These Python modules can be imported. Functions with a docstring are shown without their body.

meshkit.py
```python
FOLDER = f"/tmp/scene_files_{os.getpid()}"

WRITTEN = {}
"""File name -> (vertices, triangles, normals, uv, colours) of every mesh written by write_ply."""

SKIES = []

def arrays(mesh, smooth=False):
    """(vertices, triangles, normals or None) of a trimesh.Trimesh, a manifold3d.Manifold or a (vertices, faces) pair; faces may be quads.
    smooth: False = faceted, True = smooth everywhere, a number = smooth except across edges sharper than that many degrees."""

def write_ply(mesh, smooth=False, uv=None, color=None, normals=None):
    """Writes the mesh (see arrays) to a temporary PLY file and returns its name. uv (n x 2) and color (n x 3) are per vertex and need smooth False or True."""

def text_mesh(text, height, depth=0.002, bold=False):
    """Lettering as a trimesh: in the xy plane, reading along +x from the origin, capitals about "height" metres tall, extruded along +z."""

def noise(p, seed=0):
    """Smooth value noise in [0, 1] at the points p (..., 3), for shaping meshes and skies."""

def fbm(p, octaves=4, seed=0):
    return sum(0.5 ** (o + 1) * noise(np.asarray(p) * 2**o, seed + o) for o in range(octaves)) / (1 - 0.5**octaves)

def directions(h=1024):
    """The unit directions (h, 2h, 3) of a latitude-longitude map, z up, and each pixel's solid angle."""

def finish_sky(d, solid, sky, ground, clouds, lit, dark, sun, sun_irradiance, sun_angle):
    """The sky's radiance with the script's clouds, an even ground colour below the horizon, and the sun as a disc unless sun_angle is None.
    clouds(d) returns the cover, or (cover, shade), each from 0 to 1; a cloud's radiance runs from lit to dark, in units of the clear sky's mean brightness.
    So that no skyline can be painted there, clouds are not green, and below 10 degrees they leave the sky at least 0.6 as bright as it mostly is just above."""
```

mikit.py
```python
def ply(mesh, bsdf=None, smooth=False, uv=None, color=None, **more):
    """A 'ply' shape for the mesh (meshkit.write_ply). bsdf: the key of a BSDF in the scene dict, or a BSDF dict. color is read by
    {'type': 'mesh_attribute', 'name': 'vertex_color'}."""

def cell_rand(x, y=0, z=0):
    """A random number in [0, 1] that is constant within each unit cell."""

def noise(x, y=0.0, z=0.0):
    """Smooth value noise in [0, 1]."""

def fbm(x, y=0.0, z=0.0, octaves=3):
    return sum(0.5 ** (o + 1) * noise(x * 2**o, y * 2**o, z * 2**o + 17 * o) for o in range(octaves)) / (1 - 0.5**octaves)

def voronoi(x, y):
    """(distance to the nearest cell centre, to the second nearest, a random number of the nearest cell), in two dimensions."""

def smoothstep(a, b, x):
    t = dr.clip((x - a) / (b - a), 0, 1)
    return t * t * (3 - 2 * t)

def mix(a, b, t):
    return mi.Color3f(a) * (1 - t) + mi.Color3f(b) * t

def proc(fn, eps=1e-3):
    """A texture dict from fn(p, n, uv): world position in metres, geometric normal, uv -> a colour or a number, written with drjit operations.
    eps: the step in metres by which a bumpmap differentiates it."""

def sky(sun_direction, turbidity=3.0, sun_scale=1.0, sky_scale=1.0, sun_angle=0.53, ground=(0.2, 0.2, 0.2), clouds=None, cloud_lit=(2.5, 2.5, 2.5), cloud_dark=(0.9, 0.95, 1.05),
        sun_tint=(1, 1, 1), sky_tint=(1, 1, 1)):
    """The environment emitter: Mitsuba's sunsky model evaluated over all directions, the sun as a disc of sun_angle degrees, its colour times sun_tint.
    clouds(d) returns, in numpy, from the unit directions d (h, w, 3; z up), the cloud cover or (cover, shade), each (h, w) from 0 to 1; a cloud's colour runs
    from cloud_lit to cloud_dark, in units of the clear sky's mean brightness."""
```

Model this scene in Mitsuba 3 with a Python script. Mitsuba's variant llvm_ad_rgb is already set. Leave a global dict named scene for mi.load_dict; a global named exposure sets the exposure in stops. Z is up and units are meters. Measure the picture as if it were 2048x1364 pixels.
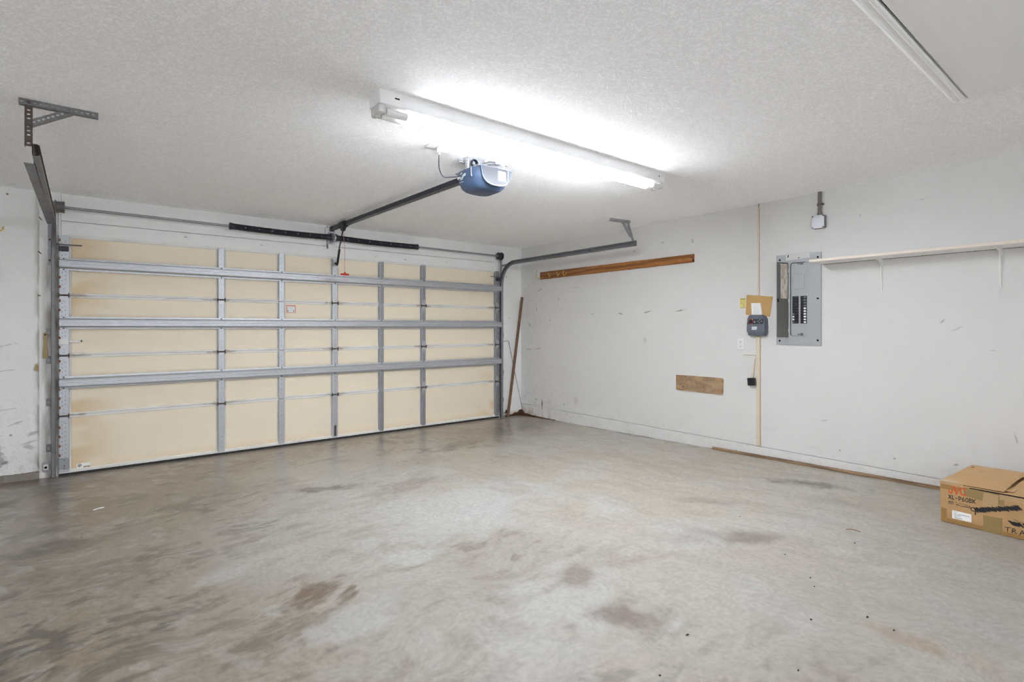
import math, numpy as np, trimesh, drjit as dr, mitsuba as mi, mikit, meshkit
import manifold3d as m3
from shapely.geometry import Polygon, Point, box as sbox, LineString
from shapely import affinity
from shapely.ops import unary_union
from mikit import noise, fbm, smoothstep, mix, voronoi, cell_rand

PI = math.pi
rng = np.random.default_rng(7)
T4 = mi.ScalarTransform4f
scene, labels = {}, {}

# ------------------------------------------------------------------ camera, light, exposure
YAW, CAM, FPX, HORIZON = 0.6669, (-4.949, -6.0875, 1.3144), 1039.84, 654.72
fw = (math.sin(YAW), math.cos(YAW), 0.0)
scene['camera'] = {'type': 'perspective', 'fov': math.degrees(2 * math.atan(1024 / FPX)), 'fov_axis': 'x', 'near_clip': 0.02, 'far_clip': 100,
                   'principal_point_offset_x': 0.0, 'principal_point_offset_y': (682 - HORIZON) / 1364,
                   'to_world': T4().look_at(origin=list(CAM), target=[CAM[0] + fw[0], CAM[1] + fw[1], CAM[2]], up=[0, 0, 1])}
exposure = 3.05
TUBE = (14.2, 14.8, 15.6)        # radiance of the two fluorescent tubes (their meshes are built with the fixture)

# overcast daylight as fill, through a window added in the unseen rear wall
SKY = 6.5
scene['sky'] = mikit.sky((0.2, 0.8, 0.6), turbidity=4.0, sun_scale=0.0, sky_scale=SKY, ground=(.6, .6, .6), clouds=lambda d: np.ones(d.shape[:2]), cloud_lit=(.95, 1.0, 1.07))
H = 2.5                            # ceiling
FZ, FS = 0.0054, 0.0185            # the slab rises away from the garage door
def floor_z(y): return FZ - FS * y

# ------------------------------------------------------------------ mesh helpers
def cat(*ms): return trimesh.util.concatenate([m for m in ms if m is not None])
def hull(pts):
    return trimesh.convex.convex_hull(np.asarray(pts, float))
def box(x0, x1, y0, y1, z0, z1, b=0.0):
    x0, x1 = min(x0, x1), max(x0, x1); y0, y1 = min(y0, y1), max(y0, y1); z0, z1 = min(z0, z1), max(z0, z1)
    if b <= 0:
        m = trimesh.creation.box((x1 - x0, y1 - y0, z1 - z0)); m.apply_translation(((x0 + x1) / 2, (y0 + y1) / 2, (z0 + z1) / 2)); return m
    b = min(b, (x1 - x0) / 2.2, (y1 - y0) / 2.2, (z1 - z0) / 2.2)
    pts = []
    for sx in (0, 1):
        for sy in (0, 1):
            for sz in (0, 1):
                c = np.array([x1 if sx else x0, y1 if sy else y0, z1 if sz else z0])
                d = np.array([-b if sx else b, -b if sy else b, -b if sz else b])
                for k in range(3):
                    e = d.copy(); e[k] = 0; pts.append(c + e)
    return hull(pts)
def frame(o, x, y):
    x, y = np.array(x, float), np.array(y, float); x /= np.linalg.norm(x); y = y - x * (x @ y); y /= np.linalg.norm(y)
    M = np.eye(4); M[:3, 0], M[:3, 1], M[:3, 2], M[:3, 3] = x, y, np.cross(x, y), o
    return M
def plate(poly, t, M=None):
    ms = [trimesh.creation.extrude_polygon(g, t, engine='earcut') for g in getattr(poly, 'geoms', [poly])]
    m = cat(*ms)
    if M is not None: m.apply_transform(M)
    return m
def rrect(x0, x1, y0, y1, r, n=5):
    r = min(r, (x1 - x0) / 2.01, (y1 - y0) / 2.01)
    return sbox(x0 + r, y0 + r, x1 - r, y1 - r).buffer(r, quad_segs=n)
def tube(path, r, n=10, cap=True):
    p = np.asarray(path, float); k = len(p)
    t = np.gradient(p, axis=0); t /= np.linalg.norm(t, axis=1, keepdims=True) + 1e-12
    a = np.cross(t[0], [0, 0, 1.0] if abs(t[0][2]) < .9 else [1.0, 0, 0]); a /= np.linalg.norm(a)
    rr = np.broadcast_to(r, (k,)); V = []; ang = np.arange(n) * 2 * PI / n
    for i in range(k):
        a = a - t[i] * (a @ t[i]); a /= np.linalg.norm(a); b = np.cross(t[i], a)
        V.append(p[i] + rr[i] * (np.cos(ang)[:, None] * a + np.sin(ang)[:, None] * b))
    V = np.vstack(V); F = []
    for i in range(k - 1):
        for j in range(n):
            q = [i * n + j, i * n + (j + 1) % n, (i + 1) * n + (j + 1) % n, (i + 1) * n + j]
            F += [[q[0], q[1], q[2]], [q[0], q[2], q[3]]]
    if cap:
        V = np.vstack([V, p[0], p[-1]]); c0, c1 = k * n, k * n + 1
        for j in range(n):
            F += [[c0, (j + 1) % n, j], [c1, (k - 1) * n + j, (k - 1) * n + (j + 1) % n]]
    return trimesh.Trimesh(V, np.array(F), process=False)
def cyl(p0, p1, r, n=16): return tube([p0, p1], r, n)
def lathe(profile, p0, axis, n=24):
    """profile: (distance along the axis, radius) pairs."""
    ax = np.array(axis, float); ax /= np.linalg.norm(ax); p0 = np.array(p0, float)
    pr = list(profile)
    return tube([p0 + ax * d for d, r in pr], [max(r, 1e-4) for d, r in pr], n) if False else _lathe(pr, p0, ax, n)
def _lathe(pr, p0, ax, n):
    a = np.cross(ax, [0, 0, 1.0] if abs(ax[2]) < .9 else [1.0, 0, 0]); a /= np.linalg.norm(a); b = np.cross(ax, a)
    ang = np.arange(n) * 2 * PI / n; ring = np.cos(ang)[:, None] * a + np.sin(ang)[:, None] * b
    V = np.vstack([p0 + ax * d + ring * r for d, r in pr] + [[p0 + ax * pr[0][0]], [p0 + ax * pr[-1][0]]]); F = []; k = len(pr)
    for i in range(k - 1):
        for j in range(n):
            q = [i * n + j, i * n + (j + 1) % n, (i + 1) * n + (j + 1) % n, (i + 1) * n + j]
            F += [[q[0], q[1], q[2]], [q[0], q[2], q[3]]]
    for j in range(n): F += [[k * n, (j + 1) % n, j], [k * n + 1, (k - 1) * n + j, (k - 1) * n + (j + 1) % n]]
    return trimesh.Trimesh(V, np.array(F), process=False)
def sweep(profile, path, up):
    """An open profile (n x 2: along side, along normal) swept on a path; up: the side vector (constant)."""
    p = np.asarray(path, float); t = np.gradient(p, axis=0); t /= np.linalg.norm(t, axis=1, keepdims=True)
    s = np.array(up, float); s /= np.linalg.norm(s); nrm = np.cross(t, s); nrm /= np.linalg.norm(nrm, axis=1, keepdims=True)
    pr = np.asarray(profile, float); n = len(pr)
    V = np.vstack([p[i] + pr[:, :1] * s + pr[:, 1:] * nrm[i] for i in range(len(p))]); F = []
    for i in range(len(p) - 1):
        for j in range(n):
            k = (j + 1) % n; q = [i * n + j, i * n + k, (i + 1) * n + k, (i + 1) * n + j]
            F += [[q[0], q[1], q[2]], [q[0], q[2], q[3]]]
    tri = trimesh.creation.triangulate_polygon(Polygon(pr), engine='earcut')
    idx = np.array([np.argmin(((pr - v) ** 2).sum(1)) for v in tri[0]])
    f0 = idx[tri[1]]
    F = np.vstack([F, f0[:, ::-1], f0 + (len(p) - 1) * n])
    m = trimesh.Trimesh(V, F, process=False); m.fix_normals(); return m
def bez(*pts, n=14):
    p = np.asarray(pts, float)
    if len(p) == 2: return p
    out = []
    q = np.vstack([2 * p[0] - p[1], p, 2 * p[-1] - p[-2]])
    for i in range(1, len(q) - 2):
        for u in np.linspace(0, 1, n, endpoint=False):
            out.append(.5 * (2 * q[i] + (q[i + 1] - q[i - 1]) * u + (2 * q[i - 1] - 5 * q[i] + 4 * q[i + 1] - q[i + 2]) * u * u + (3 * q[i] - q[i - 1] - 3 * q[i + 1] + q[i + 2]) * u ** 3))
    return np.array(out + [p[-1]])

# ------------------------------------------------------------------ naming helpers
used = set()
def free(key):
    if key not in used: used.add(key); return key
    for i in range(1, 2000):
        k = f'{key}_{i:03d}'
        if k not in used: used.add(k); return k
def put(name, mesh, bsdf, parent=None, smooth=False, label=None, kind=None, **more):
    key = free((parent + '__' if parent else '') + name)
    scene[key] = mikit.ply(mesh, bsdf, smooth=smooth, **more)
    d = {}
    if label: d['label'] = label
    if kind: d['kind'] = kind
    if d: labels[key] = d
    return key
def thing(name, label, category, group=None):
    key = free(name); labels[key] = {'label': label, 'category': category}
    if group: labels[key]['group'] = group
    return key
def single(name, mesh, bsdf, label, category, group=None, smooth=False):
    key = put(name, mesh, bsdf, smooth=smooth); labels[key] = {'label': label, 'category': category}
    if group: labels[key]['group'] = group
    return key

# ------------------------------------------------------------------ materials
def mat(name, color, rough=0.5, metal=0.0, spec=0.5, bump=None, bump_scale=0.001, eps=1e-3, two=True, **more):
    tex = color if isinstance(color, dict) else {'type': 'rgb', 'value': list(color)}
    b = {'type': 'principled', 'base_color': tex, 'roughness': rough if isinstance(rough, dict) else float(rough), 'metallic': float(metal), 'specular': float(spec), **more}
    if bump is not None: b = {'type': 'bumpmap', 'arbitrary': mikit.proc(bump, eps), 'scale': float(bump_scale), 'bsdf': b}
    scene[name] = {'type': 'twosided', 'bsdf': b} if two else b
    return name

def blobs(a, b, marks, wob):
    """Largest strength over a list of worn or dirty spots (a, b, ra, rb, turn, strength)."""
    m = mi.Float(0)
    for (ca, cb, ra, rb, t, st) in marks:
        c, s = math.cos(t), math.sin(t); u, v = a - ca, b - cb
        d = dr.sqrt(dr.square((u * c + v * s) / ra) + dr.square((v * c - u * s) / rb)) + wob
        m = dr.maximum(m, st * smoothstep(1.0, 0.35, d))
    return m

# right wall: nail scars, scuffs and rust at their places (s = distance from the corner, z)
MARKS_R = [(.839, 1.706, .035, .012, .2, .5), (1.926, 1.483, .05, .012, -.2, .55), (2.333, 1.492, .06, .012, .25, .6), (2.764, 1.498, .09, .011, .15, .65), (1.474, 1.486, .03, .008, 0, .4),
           (.376, 1.581, .02, .05, .3, .35), (.665, 1.411, .018, .018, 0, .9), (.229, 1.349, .07, .010, -.7, .5), (.21, .992, .09, .010, .1, .4), (.42, 1.01, .08, .010, .2, .35),
           (.496, .21, .014, .085, 0, .9), (2.538, 2.27, .025, .015, .3, .35), (2.917, 2.237, .02, .03, .2, .35), (2.139, 2.214, .02, .01, 0, .4), (1.159, 1.846, .10, .006, 0, .25),
           (.452, 1.853, .09, .012, .3, .3), (2.298, 1.168, .03, .04, .3, .2), (1.17, .33, .05, .09, 0, .16), (.36, .27, .02, .02, 0, .6), (.95, .26, .018, .018, 0, .5), (1.6, .2, .02, .01, 0, .4),
           (4.331, .267, .012, .010, 0, .6), (5.02, 1.36, .03, .008, .8, .35), (5.1, 1.30, .05, .006, .5, .25), (4.48, 2.25, .006, .025, 0, .35), (3.62, .62, .02, .04, .3, .15), (5.3, 1.15, .02, .008, 0, .3),
           (4.9, 2.3, .05, .006, .1, .25), (4.72, .27, .014, .010, 0, .7), (5.1, .30, .02, .008, .2, .5), (5.42, .55, .008, .05, .2, .3), (4.2, .5, .05, .01, .3, .2)]
def wall_right_color(p, n, uv):
    s, z = -p.y, p.z
    w = (fbm(s * 40, z * 40, 3, 2) - .5) * .9
    m = blobs(s, z, MARKS_R, w)
    near = smoothstep(1.6, .0, s)
    dirt = smoothstep(.58, .75, fbm(s * 9, z * 14, 1.3, 3)) * smoothstep(.7, .0, z) * (.10 + .25 * near) + smoothstep(.66, .72, noise(s * 45, z * 45, 7)) * .10 * (near + smoothstep(.5, 0., z) * .6)
    rust = smoothstep(.20, .02, z - .02 * s) * smoothstep(1.3, .0, s) * smoothstep(.40, .7, fbm(s * 14, z * 10, 5, 3)) * .6
    c = mix((.74, .74, .735), (.715, .712, .70), fbm(s * 1.3, z * 1.3, 2, 2))
    c = mix(c, (.30, .27, .24), dirt)
    c = mix(c, (.33, .19, .10), rust)
    return mix(c, (.13, .115, .10), m)
def wall_bump(p, n, uv):
    return fbm(p.y * 60, p.z * 60, p.x * 60, 3) + .5 * noise(p.y * 14, p.z * 14, p.x * 14)
mat('wall_right_paint', mikit.proc(wall_right_color), .62, spec=.3, bump=wall_bump, bump_scale=.0012)

MARKS_F = [(-5.58, 2.44, .012, .012, 0, .9), (-5.455, .32, .09, .012, .3, .35), (-5.52, .50, .07, .010, .35, .35), (-5.56, .40, .012, .012, 0, .6), (-5.59, .62, .09, .008, .1, .22),
           (-5.60, 1.16, .12, .008, .25, .25), (-5.58, .95, .10, .005, .1, .3), (-5.42, .40, .05, .02, .4, .4), (-5.46, .29, .06, .02, -.4, .4), (-5.60, .17, .03, .02, .2, .7), (-5.64, .2, .05, .12, 0, .5),
           (-4.3, 2.215, .02, .01, 0, .5), (-3.6, 2.20, .03, .01, 0, .4), (-2.3, 2.19, .025, .01, .2, .45), (-1.9, 2.18, .02, .012, 0, .4), (-1.3, 2.2, .02, .008, 0, .4),
           (-.28, 2.06, .02, .018, 0, .5), (-.22, 1.45, .03, .01, .4, .25), (-.30, 1.75, .02, .008, .5, .2)]
def wall_front_color(p, n, uv):
    x, z = p.x, p.z
    w = (fbm(x * 40, z * 40, 3, 2) - .5) * .9
    m = blobs(x, z, MARKS_F, w)
    left = smoothstep(-5.1, -5.3, x)
    speck = smoothstep(.70, .85, noise(x * 84 + z * 63, z * 84 - x * 63, 4)) * (.05 + .15 * smoothstep(1.0, .0, z) * left)
    low = smoothstep(.30, .0, z) * (.10 + .40 * smoothstep(.35, .7, fbm(x * 8, z * 12, 2, 4))) * left
    soot = smoothstep(-5.40, -5.31, x) * left * smoothstep(.22, .60, fbm(x * 14, z * 3.2, 9, 4)) * smoothstep(2.2, 1.7, z) * .75
    edge = smoothstep(-5.43, -5.385, x) * smoothstep(-5.375, -5.385, x) * .45 * smoothstep(.30, .6, fbm(x * 20, z * 6, 4, 3))  # some dirt, mostly the jamb's cast shadow painted on the wall beside it
    c = mix((.90, .90, .89), (.84, .84, .83), fbm(x * 2, z * 2, 2, 3))
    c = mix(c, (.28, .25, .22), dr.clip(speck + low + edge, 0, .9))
    c = mix(c, (.27, .24, .21), soot)
    rust = smoothstep(-.5, -.3, x) * smoothstep(.10, .0, z) * .7
    c = mix(c, (.30, .17, .09), rust)
    return mix(c, (.12, .105, .09), m)
def wall_front_bump(p, n, uv):
    left = smoothstep(-5.2, -5.3, p.x)
    return fbm(p.x * 45, p.z * 45, p.y * 45, 3) * (1 + left)
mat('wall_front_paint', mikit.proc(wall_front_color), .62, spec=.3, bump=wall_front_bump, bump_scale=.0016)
mat('plain_white', (.82, .82, .82), .6, spec=.3)

def popcorn(p):
    x, y = p.x * .8 + p.y * .6, p.y * .8 - p.x * .6
    g = noise(x * 155, y * 155) * .6 + noise(p.x * 225 + 7, p.y * 225) * .4
    return smoothstep(.40, .72, g)
def ceil_h(p, n, uv):
    return popcorn(p) + .35 * noise(p.x * 330, p.y * 330)
def ceil_color(p, n, uv):
    spot = smoothstep(.80, .86, noise(p.x * 55, p.y * 55, 2)) * smoothstep(-.45, -.02, p.y) * .35
    base = mix((.85, .85, .85), (.97, .97, .97), popcorn(p))
    return mix(base, (.25, .24, .22), spot)
mat('popcorn_ceiling', mikit.proc(ceil_color), .8, spec=.2, bump=ceil_h, bump_scale=.0020, eps=1.2e-3)

# slab: broad tones, trowel streaks, and single stains (x, y, ra, rb, turn, strength, colour, raggedness)
STAINS = [(-4.11, -3.62, .23, .17, .3, .85, (.20, .135, .095), 1.0), (-4.02, -3.73, .10, .06, .5, .6, (.17, .12, .09), 1.3), (-4.20, -3.55, .07, .05, 0, .6, (.22, .15, .11), 1.2),
          (-3.19, -4.63, .15, .11, -.5, .85, (.235, .175, .15), .8), (-3.10, -4.75, .10, .05, -.6, .35, (.32, .26, .23), .8),
          (-3.10, -4.25, .20, .13, .2, .75, (.30, .245, .205), .5), (-2.03, -4.52, .23, .11, -.5, .72, (.27, .22, .185), .5), (-2.25, -4.35, .30, .10, -.5, .35, (.36, .33, .31), .6),
          (-.62, -4.30, .13, .46, .35, .75, (.21, .19, .165), .7), (-.95, -4.62, .20, .45, .4, .30, (.34, .31, .28), .7), (-1.55, -4.1, .09, .22, .5, .45, (.30, .27, .24), .9),
          (-1.95, -1.30, .42, .30, .1, .72, (.14, .115, .085), .9), (-1.2, -.9, .9, .35, .1, .5, (.20, .165, .125), .9), (-.5, -.75, .7, .45, 0, .45, (.22, .185, .15), .8),
          (-5.25, -2.10, .34, .20, .2, .75, (.16, .135, .11), .8), (-5.05, -3.35, .42, .26, .3, .75, (.13, .115, .10), 1.8), (-4.92, -2.75, .50, .30, .1, .45, (.19, .165, .14), 1.6),
          (-3.61, -1.96, .20, .12, 0, .75, (.17, .14, .11), 1.0), (-3.42, -2.02, .16, .10, 0, .5, (.20, .165, .13), 1.0), (-3.0, -2.3, .40, .22, .2, .4, (.24, .21, .185), 1.0),
          (-4.3, -2.55, .25, .12, .3, .45, (.20, .17, .145), 1.6), (-4.7, -1.4, .8, .5, .1, .45, (.22, .17, .115), .8), (-5.3, -.5, .5, .5, 0, .55, (.15, .12, .095), .8),
          (-2.70, -4.33, .22, .07, -.3, .42, (.36, .29, .25), .9), (-3.1, -4.05, .35, .05, -.2, .3, (.38, .32, .28), .9),
          (-4.14, -4.36, .16, .08, .3, .45, (.30, .25, .21), 1.0), (-4.00, -4.47, .12, .07, .1, .42, (.31, .26, .23), 1.0), (-3.75, -4.2, .35, .18, .5, .32, (.36, .30, .26), 1.1), (-3.45, -3.95, .30, .14, -.6, .28, (.38, .32, .27), 1.1),
          (-2.50, -5.40, .05, .22, -.1, .5, (.42, .30, .20), .8), (-2.45, -5.65, .10, .3, -.1, .3, (.46, .36, .27), .8), (-3.6, -4.75, .12, .08, .1, .35, (.36, .34, .31), 1.1), (-4.45, -3.9, .22, .10, .2, .35, (.24, .19, .15), 1.2)]
PALE = [(-4.33, -3.62, .11, .09, .2, .55), (-4.13, -3.98, .26, .15, .3, .6), (-3.66, -3.55, .17, .12, .2, .65), (-3.0, -3.1, .9, .6, .2, .55), (-3.4, -4.4, .5, .35, .2, .5), (-3.9, -4.8, .6, .4, .2, .45), (-4.5, -3.1, .14, .08, .3, .5), (-3.05, -4.78, .09, .05, .2, .7)]
def floor_color(p, n, uv):
    x0, y0 = p.x, p.y
    w1, w2 = fbm(x0 * .7 + y0 * .5 + 3, y0 * .7 - x0 * .5, 1, 3), fbm(x0 * 1.7 - y0 * 1.3, y0 * 1.7 + x0 * 1.3, 5, 4)
    x, y = x0 + .22 * (w2 - .5), y0 + .22 * (fbm(x0 * 2.1 + y0, y0 * 2.1 - x0, 8, 3) - .5)
    q, r = x * .82 + y * .57, y * .82 - x * .57
    right = smoothstep(-3.6, -1.8, x0 + .8 * (w1 - .5))
    sa, sb = fbm(x * 5 + y * 1.5, y * 19 - x * 4, 2, 4), fbm(x * 17 + y * 3, y * 4.2 - x * 2, 9, 4)
    streak = sa * (1 - right) + sb * right
    mott = fbm(q * 7.5, r * 7.5, 4, 5)
    fine = fbm(q * 60, r * 60, 3, 3)
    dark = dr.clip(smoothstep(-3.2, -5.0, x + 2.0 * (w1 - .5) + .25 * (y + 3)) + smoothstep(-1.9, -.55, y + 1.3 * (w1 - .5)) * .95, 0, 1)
    c = mix((.59, .57, .535), (.55, .495, .42), smoothstep(.40, .66, w2) * (.30 + .65 * right))
    c = mix(c, (.60, .525, .435), smoothstep(-2.5, -1.4, x0 + .7 * (w2 - .5)) * smoothstep(-1.2, -2.6, y0) * smoothstep(.30, .60, w1 * .5 + mott * .5) * .60)
    c = mix(c, (.49, .46, .42), smoothstep(-4.4, -5.5, y0 + .9 * (w1 - .5)) * right * .75)  # lens vignetting painted in: slab darkened towards the near right
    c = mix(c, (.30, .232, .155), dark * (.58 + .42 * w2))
    c = mix(c, (.40, .355, .31), smoothstep(.40, .72, streak * .55 + mott * .45) * (.42 + .25 * dark))
    c = mix(c, (.19, .16, .13), smoothstep(.52, .70, streak * .5 + mott * .5 + .25 * (w2 - .5)) * dark * .80)
    c = mix(c, (.52, .50, .475), smoothstep(.55, .72, fbm(q * 13, r * 11, 7, 4)) * dark * .42)
    pale = blobs(x, y, PALE, (mott - .5) * 1.4)
    c = mix(c, (.62, .615, .605), pale)
    rag = (fbm(q * 9, r * 11, 6, 5) - .5)
    grit = smoothstep(.30, .62, fbm(x * 16 + 3, y * 34, 2, 4))
    for (cx, cy, ra, rb, t, st, col, ragged) in STAINS:
        co, si = math.cos(t), math.sin(t); u, v = x - cx, y - cy
        d = dr.sqrt(dr.square((u * co + v * si) / ra) + dr.square((v * co - u * si) / rb)) + rag * ragged * 1.7
        k = min(1.0, max(0.0, ragged - .6))
        c = mix(c, col, st * smoothstep(1.10, .25, d) * (1 - k + k * grit))
    c = c * (.78 + .30 * fine + .14 * mott)
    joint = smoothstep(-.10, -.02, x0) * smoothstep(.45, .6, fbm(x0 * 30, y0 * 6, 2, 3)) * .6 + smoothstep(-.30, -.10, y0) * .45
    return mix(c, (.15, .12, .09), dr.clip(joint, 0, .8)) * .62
def floor_rough(p, n, uv):
    return .20 + .22 * smoothstep(-.8, -3.6, p.y + 1.2 * (fbm(p.x * .9, p.y * .9, 3, 2) - .5)) + .12 * fbm(p.x * 6, p.y * 6, 2, 3)
def floor_bump(p, n, uv): return fbm(p.x * 35, p.y * 35, 1, 3)
mat('concrete', mikit.proc(floor_color), mikit.proc(floor_rough), spec=.5, bump=floor_bump, bump_scale=.0012)

def galv(base, var, seed, rust=0.0):
    def f(p, n, uv):
        k = noise(p.x * 90 + seed, p.y * 90, p.z * 90); l = fbm(p.x * 7 + seed, p.y * 7, p.z * 7, 3)
        c = mi.Color3f(base) * (1 - var + var * (k + l))
        return mix(c, (.11, .055, .032), rust * smoothstep(.50, .70, fbm(p.x * 16, p.y * 16 + seed, p.z * 16, 3))) if rust else c
    return mikit.proc(f)
mat('galvanized', galv((.52, .535, .565), .05, 1), .45, metal=.6)
mat('galvanized_dull', galv((.34, .35, .375), .16, 5), .48, metal=.6)
mat('old_steel', galv((.20, .20, .205), .22, 9, .22), .45, metal=.6)
mat('rusty_steel', galv((.10, .085, .075), .3, 3, .45), .6, metal=.4)
mat('dark_metal', (.035, .037, .045), .45, metal=.3)
mat('rust_orange', (.23, .085, .03), .75)
mat('chrome', (.80, .80, .82), .22, metal=1.0)
mat('spring_black', galv((.022, .024, .034), .4, 2), .42, metal=.2)
mat('black_plastic', (.012, .012, .016), .4)
mat('black_ink', (.012, .011, .012), .6)
mat('rubber', (.02, .02, .022), .7)
mat('hole_dark', (.015, .014, .013), .9, spec=.1)

def cream(p, n, uv):
    x, z = p.x, p.z
    c = mix((.90, .80, .635), (.88, .78, .62), fbm(x * .9, z * 1.3, 2, 3))
    stain = smoothstep(.45, .75, fbm(x * 3, z * 5, 8, 3)) * (smoothstep(-4.75, -5.2, x) + smoothstep(-.95, -.5, x) * smoothstep(1.0, .1, z)) * .55 + smoothstep(.14, .02, z) * .30
    c = mix(c, (.62, .40, .16), dr.clip(stain, 0, .8))
    return c
mat('cream_panel', mikit.proc(cream), .55, spec=.35)
def rail(p, n, uv):
    x, z = p.x, p.z
    d = smoothstep(.52, .75, fbm(x * 5, z * 20, 4, 4)) * .18
    d = dr.maximum(d, blobs(x, z, [(hx, k * .5327, .15, .022, 0, .62) for hx in (-5.17, -3.99, -2.8175, -1.657, -.52) for k in (1, 2, 3)], (fbm(x * 22, z * 50, 4, 3) - .5) * 1.4))
    return mix((.80, .79, .76), (.40, .35, .28), d)
mat('rail_white', mikit.proc(rail), .5, spec=.4)
mat('white_paint', (.80, .80, .79), .45)
mat('fixture_white', (.82, .82, .82), .4)
mat('tube_glass', (.78, .78, .77), .2)
scene['tube_lit'] = {'type': 'diffuse', 'reflectance': {'type': 'rgb', 'value': [.8, .8, .8]}}
mat('opener_blue', (.052, .085, .155), .42)
mat('opener_dark', (.040, .065, .12), .42)
mat('opener_grey', (.25, .265, .31), .45)
mat('rail_black', (.028, .034, .050), .35, metal=.5)
mat('label_white', (.86, .86, .85), .55)
mat('label_silver', (.62, .66, .70), .4, metal=.2)
mat('red', (.55, .035, .02), .45)
mat('red_pale', (.62, .25, .2), .6)
mat('yellow_vinyl', (.62, .40, .07), .35)
def oak(p, n, uv):
    s, z = -p.y, p.z
    g = fbm(s * 3, z * 60 + 2.5 * fbm(s * 2.2, z * 8, 1, 2), 3, 3)
    ring = .5 + .5 * dr.sin(95 * (z + .05 * fbm(s * 1.6, z * 9, 7, 2)) + 9 * fbm(s * 1.1, z * 5, 2, 2))
    c = mix((.40, .165, .045), (.24, .085, .022), smoothstep(.35, .8, ring * .6 + g * .5))
    c = mix(c, (.10, .04, .015), smoothstep(.64, .74, noise(s * 22, z * 240, 3)) * .35)
    return mix(c, (.17, .07, .03), smoothstep(1.6, .5, s) * .55)
mat('oak_stain', mikit.proc(oak), .4)
def brown_wood(p, n, uv):
    g = fbm(p.x * 30, p.y * 4, p.z * 5, 3)
    return mix((.21, .125, .075), (.13, .075, .045), g)
mat('brown_wood', mikit.proc(brown_wood), .6)
def strip_wood(p, n, uv):
    g = fbm(p.x * 40, p.y * 5, p.z * 60, 3)
    return mix((.30, .19, .105), (.12, .072, .04), smoothstep(.3, .7, g))
mat('strip_wood', mikit.proc(strip_wood), .6)
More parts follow.
